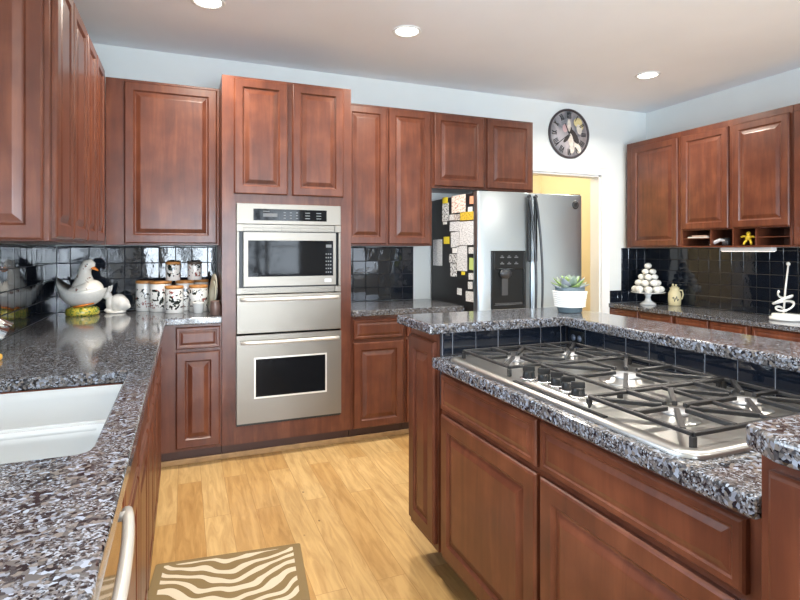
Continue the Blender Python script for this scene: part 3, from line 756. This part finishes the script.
# ------------------------------------------------------------------ island
XF = 0.927; IZ = .135
t = cabinet('island_cabinet', 'island base cabinet under the cooktop with two wide drawers and two doors', 'cabinet', (XF, 1.866), RIGHT, 1.866-.604, .598, IZ, CB,
            [(.026, .622, .165, .699), (.640, 1.222, .165, .699)], [(.026, .622, .718, .852), (.640, 1.222, .718, .852)], toe=True, toe_d=.125)
cabinet('island_cabinet', 'narrow single-door cabinet at the far end of the island', 'cabinet', (XF, 2.170), RIGHT, .279, .60, IZ, 1.003,
        [(.016, .268, .165, .962)], toe=True, toe_d=.125)
cabinet('island_cabinet', 'island end cabinet at the right edge, under the near raised slab', 'cabinet', (.892, .602), RIGHT, .60, .63, IZ, 1.003,
        [(.021, .58, .165, .968)], toe=True, toe_d=.15)
t = thing('knee_wall', 'low tiled wall between the cooktop and the raised bar slab', 'knee wall', (1.63, 1.2, 0))
m = MB(); m.box(1.536-1.63, -1.17, 0, 1.72-1.63, .672, 1.003); m.box(XF+.004-1.63, .672, .72, 1.72-1.63, .688, 1.003)
m.obj('wall', mat('knee_wall_paint', (.03, .03, .035), .6), t)
tiles('tile_strip', (1.536-1.63, .664, ZT+.0012), (0,-1,0), (0,0,1), 1.86, .0885, GROUTL, .109, t, .004, u_off=0.0)
tiles('tile_strip', (XF+.004-1.63, .672, ZT+.0012), (1,0,0), (0,0,1), .592, .0885, GROUTL, .104, t, .004, u_off=.060)
o = MB().prism([(.882, .603), (1.5265, .603), (1.5265, 1.8625), (.882, 1.8625)], CB+.0006, ZT, [rrect(.955, .80, 1.43, 1.73, .02)]).obj('worktop', GRAN, bevel=.007, seg=3)
tag(o, 'lower granite worktop of the island holding the cooktop', 'worktop')
o = MB().prism([(.862, 1.836), (.862, 2.180), (1.75, 2.180), (1.75, 0), (.822, 0), (.822, .535), (.852, .602), (1.488, .602), (1.488, 1.836)], 1.0036, 1.043).obj('bar_top', GRAN, bevel=.008, seg=3)
tag(o, 'raised granite bar slab wrapping around the cooktop', 'worktop')
t = thing('outlet', 'black electrical outlet on the tiled strip behind the cooktop', 'outlet', (1.5275, 1.800, .957), RIGHT)
MB().box(-.040, -.005, -.030, .040, -.0004, .030).obj('plate', BLKP, t, bevel=.002)
m = MB()
for s in (-1, 1): m.lathe([(0, .0052), (.013, .0052), (.014, .0058), (0, .006)], c=(s*.019, 0, 0), axis='y', n=16)
m.obj('sockets', mat('outlet_grey', (.10, .12, .16), .4), t)

# ------------------------------------------------------------------ gas cooktop
t = thing('gas_cooktop', 'five-burner steel gas cooktop with black grates set in the island', 'cooktop', (1.19, 1.265, ZT))
X0, X1, Y0, Y1 = .906-1.19, 1.478-1.19, .745-1.265, 1.790-1.265
m = MB(); rs = []
for i, zz in ((0, .0006), (0, .006), (.004, .012), (.012, .0145), (.026, .0145), (.036, .010), (.045, .0085)):
    rs.append([(x, y, zz) for x, y in rrect(X0+i, Y0+i, X1-i, Y1-i, max(.012, .055-i), 7)])
m.rings(rs, False, True); m.obj('tray', STEELP, t)
# control pad
m = MB(); rs = []
for i, zz in ((0, .0086), (.004, .020), (.012, .024)):
    rs.append([(x, y, zz) for x, y in rrect(-.252+i, -.195+i, -.150-i, .115-i, .04-i*.5, 6)])
m.rings(rs, False, True); m.obj('control_pad', STEELP, t)
KN = [(.965, 1.352), (.985, 1.305), (.990, 1.252), (.986, 1.198), (.970, 1.140)]
for x, y in KN:
    k = MB().lathe([(0, .0245), (.021, .0245), (.021, .028), (.018, .030), (.017, .044), (.014, .048), (0, .048)], c=(x-1.19, y-1.265, 0), n=20).obj('knob', BLKP, t)
    MB().lathe([(.0215, .0243), (.027, .0243), (.026, .027), (.0215, .0285), (.0215, .0243)], c=(x-1.19, y-1.265, 0), n=24).obj('knob_bezel', CHROME, k)
    MB().box(-.004, -.018, .0, .004, .018, .016).obj('knob_grip', BLACK, k, loc=(x-1.19, y-1.265, .046), rot=(0, 0, .9), bevel=.002)
MB().box(.918-1.19, .99-1.265, .0146, .932-1.19, 1.37-1.265, .018).obj('vent_slot', BLKP, t, bevel=.003)
def burner(x, y, r):
    b_ = MB().lathe([(0, .0088), (r*1.5, .0088), (r*1.45, .012), (r, .013), (r*.95, .022), (0, .022)], c=(x, y, 0), n=28).obj('burner', STEELP, t)
    MB().lathe([(0, .0222), (r*.85, .0222), (r*.85, .027), (r*.7, .031), (0, .032)], c=(x, y, 0), n=28).obj('burner_cap', BURN, b_)
def grate(x0, x1, y0, y1, centres):
    m = MB(); zt, zb = .042, .033; w = .0052
    def bar(xa, ya, xb, yb, ww=w, za=zt, zc=zb):
        dx, dy = xb-xa, yb-ya; L = math.hypot(dx, dy); nx, ny = -dy/L*ww, dx/L*ww
        pts = [(xa+nx, ya+ny), (xa-nx, ya-ny), (xb-nx, yb-ny), (xb+nx, yb+ny)]
        m.rings([[(p[0], p[1], zc) for p in pts], [(p[0], p[1], za) for p in pts]])
    bar(x0, y0, x1, y0); bar(x0, y1, x1, y1); bar(x0, y0, x0, y1); bar(x1, y0, x1, y1)
    if len(centres) == 2:
        xm = (centres[0][0]+centres[1][0])/2; bar(xm, y0, xm, y1)
    for x in (x0, x1):
        for y in (y0, y1): bar(x-.006, y, x+.006, y, .006, zb, .009)
    for cx, cy, r in centres:
        xa, xb = (x0, x1) if len(centres) == 1 else ((x0, (centres[0][0]+centres[1][0])/2) if cx < (x0+x1)/2 else ((centres[0][0]+centres[1][0])/2, x1))
        for k in range(8):
            a = PI/4*k+.0; ca, sa = math.cos(a), math.sin(a)
            tx = ((xb-cx) if ca > 0 else (xa-cx))/ca if abs(ca) > .01 else 9; ty = ((y1-cy) if sa > 0 else (y0-cy))/sa if abs(sa) > .01 else 9
            q = min(tx, ty); bar(cx+ca*r*.7, cy+sa*r*.7, cx+ca*q, cy+sa*q, .0062, .044, .033)
    for f in m.bm.faces: f.smooth = False
    m.obj('grate', IRON, t, bevel=.0015, seg=1)
L_ = lambda x, y, r: (x-1.19, y-1.265, r)
for x0, x1, y0, y1, cs in ((.962, 1.448, 1.452, 1.752, [L_(1.085, 1.60, .050), L_(1.325, 1.60, .042)]),
                           (1.075, 1.448, 1.100, 1.436, [L_(1.26, 1.265, .062)]),
                           (.958, 1.448, .784, 1.084, [L_(1.085, .935, .042), L_(1.325, .935, .050)])):
    grate(x0-1.19, x1-1.19, y0-1.265, y1-1.265, cs)
    for cx, cy, r in cs: burner(cx, cy, r*.85)

# ------------------------------------------------------------------ potted succulent
t = thing('potted_succulent', 'succulent in a white rope-wrapped pot on the bar slab corner', 'potted plant', (1.625, 1.965, 1.0432))
MB().lathe([(0, 0), (.048, 0), (.053, .005), (.060, .045), (.066, .112), (.063, .118), (.058, .112), (.056, .10), (0, .10)]).obj('pot', POTB, t)
m = MB()
for i in range(8):
    zz = .030+.0092*i; r0 = .0585+.0085*i/7*1.0; m.lathe([(r0, zz-.005), (r0+.008, zz-.003), (r0+.0105, zz), (r0+.008, zz+.003), (r0, zz+.005)])
m.obj('rope_band', GROPE, t)
MB().lathe([(0, .1005), (.055, .1005), (.05, .106), (0, .108)]).obj('soil', SOIL, t)
def leaf_mat(name, c, tip):
    m_, nt, b = newmat(name); N = nt.nodes; g = N.new('ShaderNodeTexCoord'); n = N.new('ShaderNodeTexNoise'); n.inputs['Scale'].default_value = 14
    nt.links.new(g.outputs['Object'], n.inputs['Vector']); r = N.new('ShaderNodeValToRGB'); r.color_ramp.elements[0].position = .35; r.color_ramp.elements[1].position = .65
    r.color_ramp.elements[0].color = (*c, 1); r.color_ramp.elements[1].color = (*tip, 1)
    nt.links.new(n.outputs['Fac'], r.inputs['Fac']); nt.links.new(r.outputs['Color'], b.inputs['Base Color']); b.inputs['Roughness'].default_value = .5; return m_
LM = [leaf_mat('leaf_sage', (.13, .19, .14), (.25, .31, .26)), leaf_mat('leaf_green', (.14, .24, .06), (.27, .37, .13)), leaf_mat('leaf_grey', (.17, .20, .22), (.30, .32, .36))]
for ring, (nl, el, ln) in enumerate(((10, .16, .082), (8, .50, .074), (7, .90, .062), (5, 1.25, .046))):
    for k in range(nl):
        a = 2*PI*(k+.5*ring)/nl+random.uniform(-.15, .15); e_ = el+random.uniform(-.1, .12); L0 = ln*random.uniform(.88, 1.1)
        P = []; n = 7
        for i in range(n+1):
            q = i/n; rr = .008+L0*q*math.cos(e_)+0; hh = .110+L0*q*math.sin(e_)+.016*math.sin(PI*q)*(-.2)+.012*q*q
            P.append((rr*math.cos(a), rr*math.sin(a), hh))
        wv = [.008, .013, .018, .021, .021, .017, .010, .001]
        MB().tube(P, wv, 8, [max(.0008, x*.26) for x in wv]).obj('leaf', LM[(ring+k) % 3 if ring < 2 else (1 if k % 2 else 0)], t)

# ------------------------------------------------------------------ desk on the right
XD = 3.89
for y1_, y0_, lab in ((4.122, 3.36, 'desk base cabinet beside the doorway casing'), (3.358, 2.70, 'middle desk base cabinet below the right worktop'), (2.698, 1.90, 'desk base cabinet at the right edge of the photo')):
    ww = y1_-y0_
    cabinet('desk_cabinet', lab, 'cabinet', (XD, y1_), RIGHT, ww, .465, .10, .768, [(.02, ww/2-.008, .12, .62), (ww/2+.008, ww-.02, .12, .62)], [(.02, ww/2-.008, .645, .758), (ww/2+.008, ww-.02, .645, .758)], toe=True)
o = MB().prism([(3.862, 1.88), (XR-.0008, 1.88), (XR-.0008, YB-.0008), (3.862, YB-.0008)], .7686, DZT).obj('worktop', GRAN, bevel=.006, seg=3)
tag(o, 'lower granite desk worktop along the right wall', 'worktop')

# under-cabinet light
t = thing('under_cabinet_light', 'white light bar mounted under the pigeonholes', 'light', (4.14, 2.90, RB-.034), RIGHT)
MB().box(-.21, -.03, .002, .21, .03, .0335).obj('housing', WHITEM, t, bevel=.006)
MB().box(-.20, -.025, -.002, .20, .025, .0015).obj('lens', emit('light_bar_glow', (1, .93, .80), 1.2), t)

# pigeonhole contents
def hole_obj(o, label, cat): tag(o, label, cat)
def pg(ylocal, dx): return (XQ+dx, 3.434-ylocal)
x, y = pg(.16, .09)
SHZ = RB+.0795
for k, (lab, c_) in enumerate((('bottom cream booklet of the flat stack in the left pigeonhole', (.62, .58, .52)), ('pinkish booklet on top of the stack in the left pigeonhole', (.55, .36, .28)))):
    o = MB().box(-.075, -.10+.02*k, 0, .075, .10-.04*k, .011).obj('booklet', mat('booklet_'+('cream' if k == 0 else 'pink'), c_, .6), loc=(x, y, SHZ+.0005+.0118*k)); tag(o, lab, 'booklet', 'booklets in the left pigeonhole')
x, y = pg(.345, .07)
o = MB().lathe([(0, 0), (.03, 0), (.033, .03), (.028, .06), (.02, .065), (0, .065)]).obj('small_jar', mat('dark_jar', (.06, .06, .065), .2), loc=(x, y-.03, RB+.0125)); tag(o, 'small dark jar in the second pigeonhole from the left', 'jar')
o = MB().tube([(0, .07, .008), (.0, .03, .03), (0, -.02, .05), (0, -.06, .045)], [.008, .016, .014, .006], 10).obj('folded_cloth', mat('grey_white_cloth', (.62, .62, .64), .7), loc=(x-.03, y+.02, RB+.0105)); tag(o, 'pale grey bundle in the second pigeonhole from the left', 'cloth')
# little yellow figure with arms and legs
x, y = pg(.575, .05)
t = thing('toy_figure', 'small yellow toy figure standing in the third pigeonhole', 'toy', (x, y, RB+.0125))
m = MB(); m.ball((0, 0, .062), .020, .024, .022); m.ball((0, 0, .093), .016, .018, .016)
m.tube([(0, .012, .068), (-.004, .040, .074), (-.006, .055, .066)], [.009, .008, .008], 8); m.tube([(0, -.012, .068), (-.004, -.038, .070), (-.006, -.052, .062)], [.009, .008, .008], 8)
m.tube([(0, .010, .050), (-.006, .026, .026), (-.010, .034, .007)], [.010, .009, .007], 8); m.tube([(0, -.010, .050), (-.006, -.024, .026), (-.010, -.030, .007)], [.010, .009, .007], 8)
m.obj('body', TOYY, t, smooth=True)
m = MB(); m.ball((-.014, .007, .097), .0035); m.ball((-.014, -.007, .097), .0035); m.obj('eyes', BLACK, t)
x, y = pg(.645, .05)
o = MB().lathe([(0, 0), (.013, 0), (.015, .035), (.012, .04), (0, .04)]).obj('small_jar', mat('grey_jar', (.45, .45, .42), .4), loc=(x, y, RB+.0125)); tag(o, 'tiny pale jar beside the yellow toy figure', 'jar')

# cake stand with a pyramid of white pastries
def onz(px, py, zq):
    u = (px-400)/F_PX; v = (HORIZON-py)/F_PX; dx = sw_+u*cw_; dy = cw_-u*sw_; k = (zq-CAM_H)/v
    return dx*k, dy*k
cxs, cys = 4.13, 3.87
t = thing('cake_stand', 'white pedestal cake stand on the desk worktop', 'cake stand', (cxs, cys, DZT+.0004))
MB().lathe([(0, 0), (.072, 0), (.074, .008), (.055, .020), (.028, .04), (.022, .072), (.034, .099), (0, .101)]).obj('pedestal', WHITE, t)
MB().lathe([(0, .1015), (.06, .1015), (.140, .112), (.155, .120), (.153, .123), (.140, .117), (0, .114)]).obj('plate', WHITE, t)
PAST = spot_mat('powdered_pastry', (.74, .73, .68), (.22, .18, .14), 24, .70)
PAST.node_tree.nodes['Principled BSDF'].inputs['Roughness'].default_value = .55
zz = DZT+.1185
tiers = [(.108, 8, .041, .036), (.080, 6, .040, .096), (.055, 4, .037, .154), (.041, 3, .034, .208), (0, 1, .036, .262)]
src = None
names = ('bottom', 'second', 'third', 'fourth', 'top')
for ti, (R0, nn, r, hz) in enumerate(tiers):
    for k in range(nn):
        a = 2*PI*k/nn+ti*.4
        p = (cxs+R0*math.cos(a), cys+R0*math.sin(a), zz+hz-.036)
        if src is None:
            m = MB(); m.ball((0, 0, .026), .0335, .032, .027); src = m.obj('pastry', PAST, smooth=True); o = src
        else: o = src.copy(); COL.objects.link(o)
        o.location = p; o.rotation_euler = (0, 0, random.uniform(0, 6)); o.scale = (r/.035,)*3
        lab = 'round white pastry in the %s tier of the pyramid on the cake stand' % names[ti]
        if ti == 4: lab = 'single round white pastry crowning the pyramid on the cake stand'
        tag(o, lab, 'pastry', 'pastries in the %s tier on the cake stand' % names[ti])
# jug
jx, jy = 4.28, 3.70
t = thing('small_jug', 'cream jug with dark scribble and handle beside the cake stand', 'jug', (jx, jy, DZT+.0004), -.35); t.scale = (1.05, 1.05, 1.2)
MB().lathe([(0, 0), (.046, 0), (.052, .006), (.054, .05), (.052, .095), (.040, .120), (.036, .128), (.042, .140), (.038, .142), (.032, .128), (0, .126)]).obj('body', CREAM, t)
MB().tube([(.036, 0, .120), (.070, 0, .118), (.078, 0, .085), (.068, 0, .055), (.048, 0, .045)], .007, 10).obj('handle', CREAM, t)
m = MB(); m.lathe([(0, .1425), (.030, .1425), (.026, .150), (0, .153)]); m.ball((-.015, 0, .162), .010); m.ball((.012, .0, .160), .008); m.obj('lid', CREAM, t)
m = MB(); P = []
for i in range(41):
    q = i/40; a = -1.75-.65+1.0*q; zv = .055+.012*math.sin(q*13)+.010*math.cos(q*29); rr_ = .0552
    P.append((rr_*math.cos(a), rr_*math.sin(a), zv))
m.tube(P, .0022, 6); m.obj('scribble', BLACK, t)
# white stand with a rod and a wound ribbon at the right edge
sx, sy = 4.16, 2.615
t = thing('paper_towel_stand', 'white stand with upright rod and curled loops at the right edge', 'stand', (sx, sy, DZT+.0004)); t.scale = (1.05, 1.05, 1.2)
MB().lathe([(0, 0), (.098, 0), (.105, .006), (.105, .016), (.098, .022), (.09, .024), (.09, .034), (.083, .040), (0, .042)], n=40).obj('base', WHITE, t)
P = []
for i in range(64):
    q = i/63; a = 2*PI*2.4*q; rr_ = .030+.032*math.sin(PI*q)
    P.append((.0+rr_*math.cos(a), .02+rr_*math.sin(a), .050+.115*q+.018*math.sin(a*1.3)))
MB().tube(P, .009, 8, .006).obj('loops', WHITE, t)
MB().tube([(0, .02, .04), (.005, .012, .18), (.012, -.004, .34)], [.007, .006, .006], 10).obj('rod', CREAM if False else OWHITE, t)
MB().ball((.012, -.004, .348), .013).obj('rod_tip', OWHITE, t)

# ------------------------------------------------------------------ wall clock
t = thing('wall_clock', 'round wall clock with flower picture face above the doorway', 'clock', (3.395, YB-.0008, 2.434))
m = MB(); m.lathe([(.216, 0), (.236, 0), (.238, .012), (.230, .024), (.222, .022), (.216, .012), (.216, 0)], axis='y', n=64); m.obj('rim', mat('clock_rim', (.055, .045, .05), .4), t)
mm, nt, b = newmat('clock_picture'); N = nt.nodes; L = nt.links
tc = N.new('ShaderNodeTexCoord'); n1 = N.new('ShaderNodeTexNoise'); n1.inputs['Scale'].default_value = 7; n1.inputs['Detail'].default_value = 4; n1.inputs['Distortion'].default_value = .8
L.new(tc.outputs['Object'], n1.inputs['Vector']); r = N.new('ShaderNodeValToRGB'); e = r.color_ramp.elements
e[0].position = .30; e[0].color = (.10, .105, .11, 1); e[1].position = .75; e[1].color = (.55, .50, .50, 1)
for p_, c_ in ((.42, (.25, .25, .27)), (.52, (.38, .35, .36)), (.62, (.45, .41, .43))):
    q = e.new(p_); q.color = (*c_, 1)
L.new(n1.outputs['Fac'], r.inputs['Fac']); L.new(r.outputs['Color'], b.inputs['Base Color']); b.inputs['Roughness'].default_value = .5
face = MB().lathe([(0, .001), (.2155, .001), (.2155, .009), (0, .009)], axis='y', n=64).obj('face', mm, t)
def petal_patch(name, m_, items):
    mb = MB()
    for j, (cx, cz, rx, rz, an) in enumerate(items):
        pts = []
        for k in range(14):
            a = 2*PI*k/14; x, zq = rx*math.cos(a), rz*math.sin(a); pts.append((cx+x*math.cos(an)-zq*math.sin(an), cz+x*math.sin(an)+zq*math.cos(an)))
        y_ = -.0092-.0003*j
        mb.rings([[(x, -.009, zq) for x, zq in pts], [(x, y_, zq) for x, zq in pts]])
    for f in mb.bm.faces: f.smooth = False
    return mb.obj(name, m_, face)
petal_patch('pale_flowers', mat('petal_white', (.68, .62, .54), .5, noise=.2, nscale=30), [(.10, -.125, .035, .06, .5), (.02, -.06, .03, .07, .2), (.0, .08, .02, .06, .0), (.03, -.15, .03, .035, 0), (.12, .05, .03, .05, .3)])
petal_patch('yellow_flowers', mat('petal_yellow', (.66, .56, .28), .5, noise=.15, nscale=30), [(.105, .115, .05, .045, 0), (.14, .075, .03, .03, 0)])
petal_patch('pink_flower', mat('petal_pink', (.60, .40, .40), .5), [(-.045, .05, .03, .04, 0)])
petal_patch('bird', mat('bird_dark', (.04, .032, .032), .5), [(.06, -.02, .085, .035, -.9), (.01, .035, .035, .02, 1.1), (-.03, -.05, .05, .018, .8)])
# numerals
def stroke(x0, z0, x1, z1, w_):
    dx, dz = x1-x0, z1-z0; L0 = math.hypot(dx, dz); nx, nz = -dz/L0*w_, dx/L0*w_
    pts = [(x0+nx, z0+nz), (x0-nx, z0-nz), (x1-nx, z1-nz), (x1+nx, z1+nz)]
    m.rings([[(p[0], -.0092, p[1]) for p in pts], [(p[0], -.0115, p[1]) for p in pts]])
for hnum, txt in enumerate(('XII','I','II','III','IIII','V','VI','VII','VIII','IX','X','XI')):
    m = MB(); a = -2*PI*hnum/12; wd = {'I': .013, 'V': .027, 'X': .027}; tot = sum(wd[c] for c in txt); xx = -tot/2
    R_, U_ = (math.cos(a), math.sin(a)), (-math.sin(a), math.cos(a))
    def pt(lx, lz): return (R_[0]*lx+U_[0]*(lz+.172), R_[1]*lx+U_[1]*(lz+.172))
    for c in txt:
        cx = xx+wd[c]/2; xx += wd[c]
        segs = {'I': [(cx, -.029, cx, .029)], 'V': [(cx-.010, .029, cx, -.029), (cx+.010, .029, cx, -.029)], 'X': [(cx-.010, .029, cx+.010, -.029), (cx+.010, .029, cx-.010, -.029)]}[c]
        for s_ in segs:
            p0, p1 = pt(s_[0], s_[1]), pt(s_[2], s_[3]); stroke(p0[0], p0[1], p1[0], p1[1], .0036)
    for f in m.bm.faces: f.smooth = False
    m.obj('numeral', BLACK, face)
m = MB(); stroke(.03, .02, -.155, -.115, .003); m.obj('minute_hand', BLACK, t, loc=(0, -.004, 0))
m = MB(); stroke(.01, -.02, -.05, .095, .004); m.obj('hour_hand', BLACK, t, loc=(0, -.003, 0))

# ------------------------------------------------------------------ goose tureen, rabbit, canisters
t = thing('goose_tureen', 'white ceramic goose tureen with orange beak in the back left corner', 'tureen', (-.600, 3.905, ZT+.0004), -.28)
t.scale = (.84, .86, .94)
MB().lathe([(0, 0), (.105, 0), (.115, .012), (.108, .045), (.085, .06), (0, .06)], n=28).obj('base', BASEY, t)
m = MB(); m.tube([(-.02, -.095, .062), (.05, -.085, .072), (.10, -.04, .082)], [.010, .016, .008], 8, [.006, .008, .005]); m.obj('feet', ORANGE, t)
# boat-shaped bowl
m = MB(); rs = []; n = 20
for i in range(n+1):
    u = -1+2*i/n; x = .175*u-.005; wv = .125*max(.02, 1-abs(u)**2.4)**.6; rim = .165+.018*max(0, u)**2+.085*max(0, -u)**3; bot = rim-(rim-.055)*max(.03, 1-abs(u)**2.6)**.7
    ring = []
    for k in range(17):
        a = PI+PI*k/16; ring.append((x, wv*math.cos(a), rim+(rim-bot)*math.sin(a)))
    rs.append(ring)
m.rings(rs, True, True, True); m.obj('bowl', GOOSEW, t, smooth=True)
m = MB(); rs = []
for i in range(n+1):
    u = -1+2*i/n; x = .018+.128*u; wv = .100*max(.02, 1-u*u)**.5; hh = .062*max(.02, 1-u*u)**.6*(1+.5*u); z0 = .170+.006*u
    rs.append([(x, wv*math.cos(2*PI*k/20), z0+(hh if math.sin(2*PI*k/20) > 0 else .012)*math.sin(2*PI*k/20)) for k in range(20)])
m.rings(rs)
m.tube([(.010, 0, .19), (.012, 0, .235), (.012, 0, .275), (.020, 0, .312), (.036, 0, .335), (.058, 0, .337), (.072, 0, .330), (.080, 0, .322)], [.085, .064, .048, .042, .044, .040, .028, .012], 18)
lid = m.obj('lid', GOOSE, t, smooth=True)
MB().tube([(.066, 0, .322), (.090, 0, .312), (.112, 0, .300)], [.020, .015, .005], 10, [.014, .010, .004]).obj('beak', ORANGE, lid)
m = MB(); m.ball((.050, -.037, .342), .006); m.ball((.050, .037, .342), .006); m.obj('eyes', BLACK, lid)
t = thing('rabbit_figurine', 'white ceramic rabbit figurine right of the goose tureen', 'figurine', (-.425, 3.965, ZT+.0004), -.2); t.scale = (.80, .80, .92)
m = MB(); m.ball((.03, 0, .070), .070, .055, .066); m.ball((.055, 0, .060), .058, .058, .055); m.ball((-.030, -.01, .070), .036, .036, .052); m.ball((-.050, -.015, .125), .032, .028, .032); m.ball((-.072, -.018, .117), .016, .016, .014)
m.tube([(-.040, .002, .145), (-.032, .006, .175), (-.022, .01, .200)], [.010, .014, .006], 10, [.007, .008, .004]); m.tube([(-.045, -.028, .145), (-.036, -.034, .172), (-.026, -.038, .195)], [.010, .014, .006], 10, [.007, .008, .004])
m.ball((-.045, -.022, .020), .030, .014, .016); m.ball((-.045, .015, .020), .030, .014, .016); m.ball((.10, 0, .045), .022, .02, .02)
m.lathe([(0, 0), (.072, 0), (.076, .006), (.070, .014), (0, .014)], c=(.01, 0, 0), n=28)
o = m.obj('body', OWHITE, t, smooth=True); rm = o.modifiers.new('remesh', 'REMESH'); rm.mode = 'VOXEL'; rm.voxel_size = .0045; rm.use_smooth_shade = True
sm = o.modifiers.new('smooth', 'SMOOTH'); sm.factor = .5; sm.iterations = 4

def canister(x, y, z0, r, h, label, wood=True):
    t = thing('canister', label, 'canister', (x, y, z0), random.uniform(0, 6), 'painted canisters in the back left corner')
    b_ = MB().lathe([(0, 0), (r*.96, 0), (r, .004), (r, h-.026), (r*.97, h-.020), (0, h-.020)], n=36).obj('jar', CAN, t)
    MB().lathe([(0, h-.0195), (r*1.0, h-.0195), (r*1.03, h-.012), (r*1.0, h-.002), (r*.92, h), (0, h)], n=36).obj('lid', LIDW if wood else mat('dark_lid', (.10, .075, .06), .4), t)
    return t
zb = ZT+.0004
canister(-.250, 4.040, zb, .058, .205, 'painted canister at the left end of the back row')
canister(-.150, 3.955, zb, .069, .205, 'widest painted canister, second from the left in the back corner row')
canister(-.062, 3.815, zb, .057, .178, 'front painted canister with orange lid, directly below the upper left jar')
canister(.003, 3.975, zb, .060, .205, 'painted canister in the middle of the back row')
canister(.088, 3.860, zb, .059, .178, 'front painted canister at the right, behind the small white cup')
canister(.110, 4.052, zb, .050, .205, 'painted canister at the right end of the back row')
canister(-.073, 3.968, zb+.2055, .047, .128, 'small wooden-lidded canister, left one of the two stacked on other lids')
canister(.066, 4.000, zb+.2055, .047, .128, 'small dark-lidded canister, right one of the two stacked on other lids', False)
o = MB().lathe([(0, 0), (.028, 0), (.030, .003), (.036, .062), (.040, .066), (.038, .069), (.033, .064), (.027, .006), (0, .006)]).obj('cup', WHITE, loc=(.085, 3.755, zb)); tag(o, 'small plain white cup in front of the right canister', 'cup')
# plates leaning on the side of the oven cabinet
def plate(x, y, R0, tilt, m_, label):
    t_ = MB().lathe([(0, 0), (R0*.6, 0), (R0*.66, .004), (R0, .014), (R0*.995, .018), (R0*.62, .0075), (0, .006)], n=44).obj('plate', m_, smooth=True)
    t_.rotation_euler = (0, -(PI/2-tilt), .14)          # disc upright, leaning to +x
    t_.location = (x+R0*math.sin(tilt), y, ZT+.0025+R0*math.cos(tilt)); tag(t_, label, 'plate', 'plates leaning beside the oven cabinet')
GRN = mat('plate_sage', (.55, .56, .44), .2)
plate(.172, 3.715, .105, .10, GRN, 'small pale plate leaning in front of the larger one')
plate(.183, 3.81, .125, .08, mat('plate_cream', (.68, .66, .55), .2), 'larger pale plate leaning behind the small one')
o = MB().lathe([(0, 0), (.028, 0), (.031, .004), (.033, .055), (.028, .085), (.030, .092), (.024, .090), (0, .080)]).obj('small_crock', BROWNC, loc=(.181, 3.575, zb)); tag(o, 'little brown stoneware crock against the oven cabinet', 'jar')

# ------------------------------------------------------------------ zebra rug
mm, nt, b = newmat('zebra_weave'); N = nt.nodes; L = nt.links
tc = N.new('ShaderNodeTexCoord'); sp = N.new('ShaderNodeSeparateXYZ'); L.new(tc.outputs['Object'], sp.inputs[0])
def M(op, a, b_=None, c_=None):
    n = N.new('ShaderNodeMath'); n.operation = op
    for i, v in enumerate((a, b_, c_)):
        if v is None: continue
        if isinstance(v, (int, float)): n.inputs[i].default_value = v
        else: L.new(v, n.inputs[i])
    return n.outputs[0]
nz = N.new('ShaderNodeTexNoise'); nz.inputs['Scale'].default_value = 5.5; nz.inputs['Detail'].default_value = 1; L.new(tc.outputs['Object'], nz.inputs['Vector'])
ax = M('ABSOLUTE', sp.outputs[0])
bend = M('MULTIPLY', M('POWER', ax, 1.5), .85)
ph_ = M('ADD', M('SUBTRACT', sp.outputs[1], bend), M('MULTIPLY', nz.outputs['Fac'], .16))
st = M('SINE', M('MULTIPLY', ph_, 98.0))
n5 = N.new('ShaderNodeTexNoise'); n5.inputs['Scale'].default_value = 9; L.new(tc.outputs['Object'], n5.inputs['Vector'])
strip = M('GREATER_THAN', st, M('MULTIPLY_ADD', n5.outputs['Fac'], 1.4, -.62))
HWR, HLR = .298, .45
bx_ = M('LESS_THAN', ax, HWR-.035); by_ = M('LESS_THAN', M('ABSOLUTE', sp.outputs[1]), HLR-.022)
fac = M('MULTIPLY', strip, M('MULTIPLY', bx_, by_))
mx = N.new('ShaderNodeMix'); mx.data_type = 'RGBA'; L.new(fac, mx.inputs['Factor'])
mx.inputs[6].default_value = (.205, .145, .072, 1); mx.inputs[7].default_value = (.58, .50, .38, 1)
L.new(mx.outputs[2], b.inputs['Base Color']); b.inputs['Roughness'].default_value = .95; b.inputs['Specular IOR Level'].default_value = .1
nb = N.new('ShaderNodeTexNoise'); nb.inputs['Scale'].default_value = 260; L.new(tc.outputs['Object'], nb.inputs['Vector'])
bp = N.new('ShaderNodeBump'); bp.inputs['Strength'].default_value = .5; bp.inputs['Distance'].default_value = .003; L.new(nb.outputs['Fac'], bp.inputs['Height']); L.new(bp.outputs['Normal'], b.inputs['Normal'])
an = -.105
ctr = Vector((.482, 2.396, 0))-Matrix.Rotation(an, 3, 'Z') @ Vector((HWR, HLR, 0))
o = MB().prism(rrect(-HWR, -HLR, HWR, HLR, .01), 0, .009).obj('rug', mm, loc=(ctr.x, ctr.y, .0006), rot=(0, 0, an), bevel=.003)
tag(o, 'brown and cream zebra-striped rug on the wooden floor', 'rug')
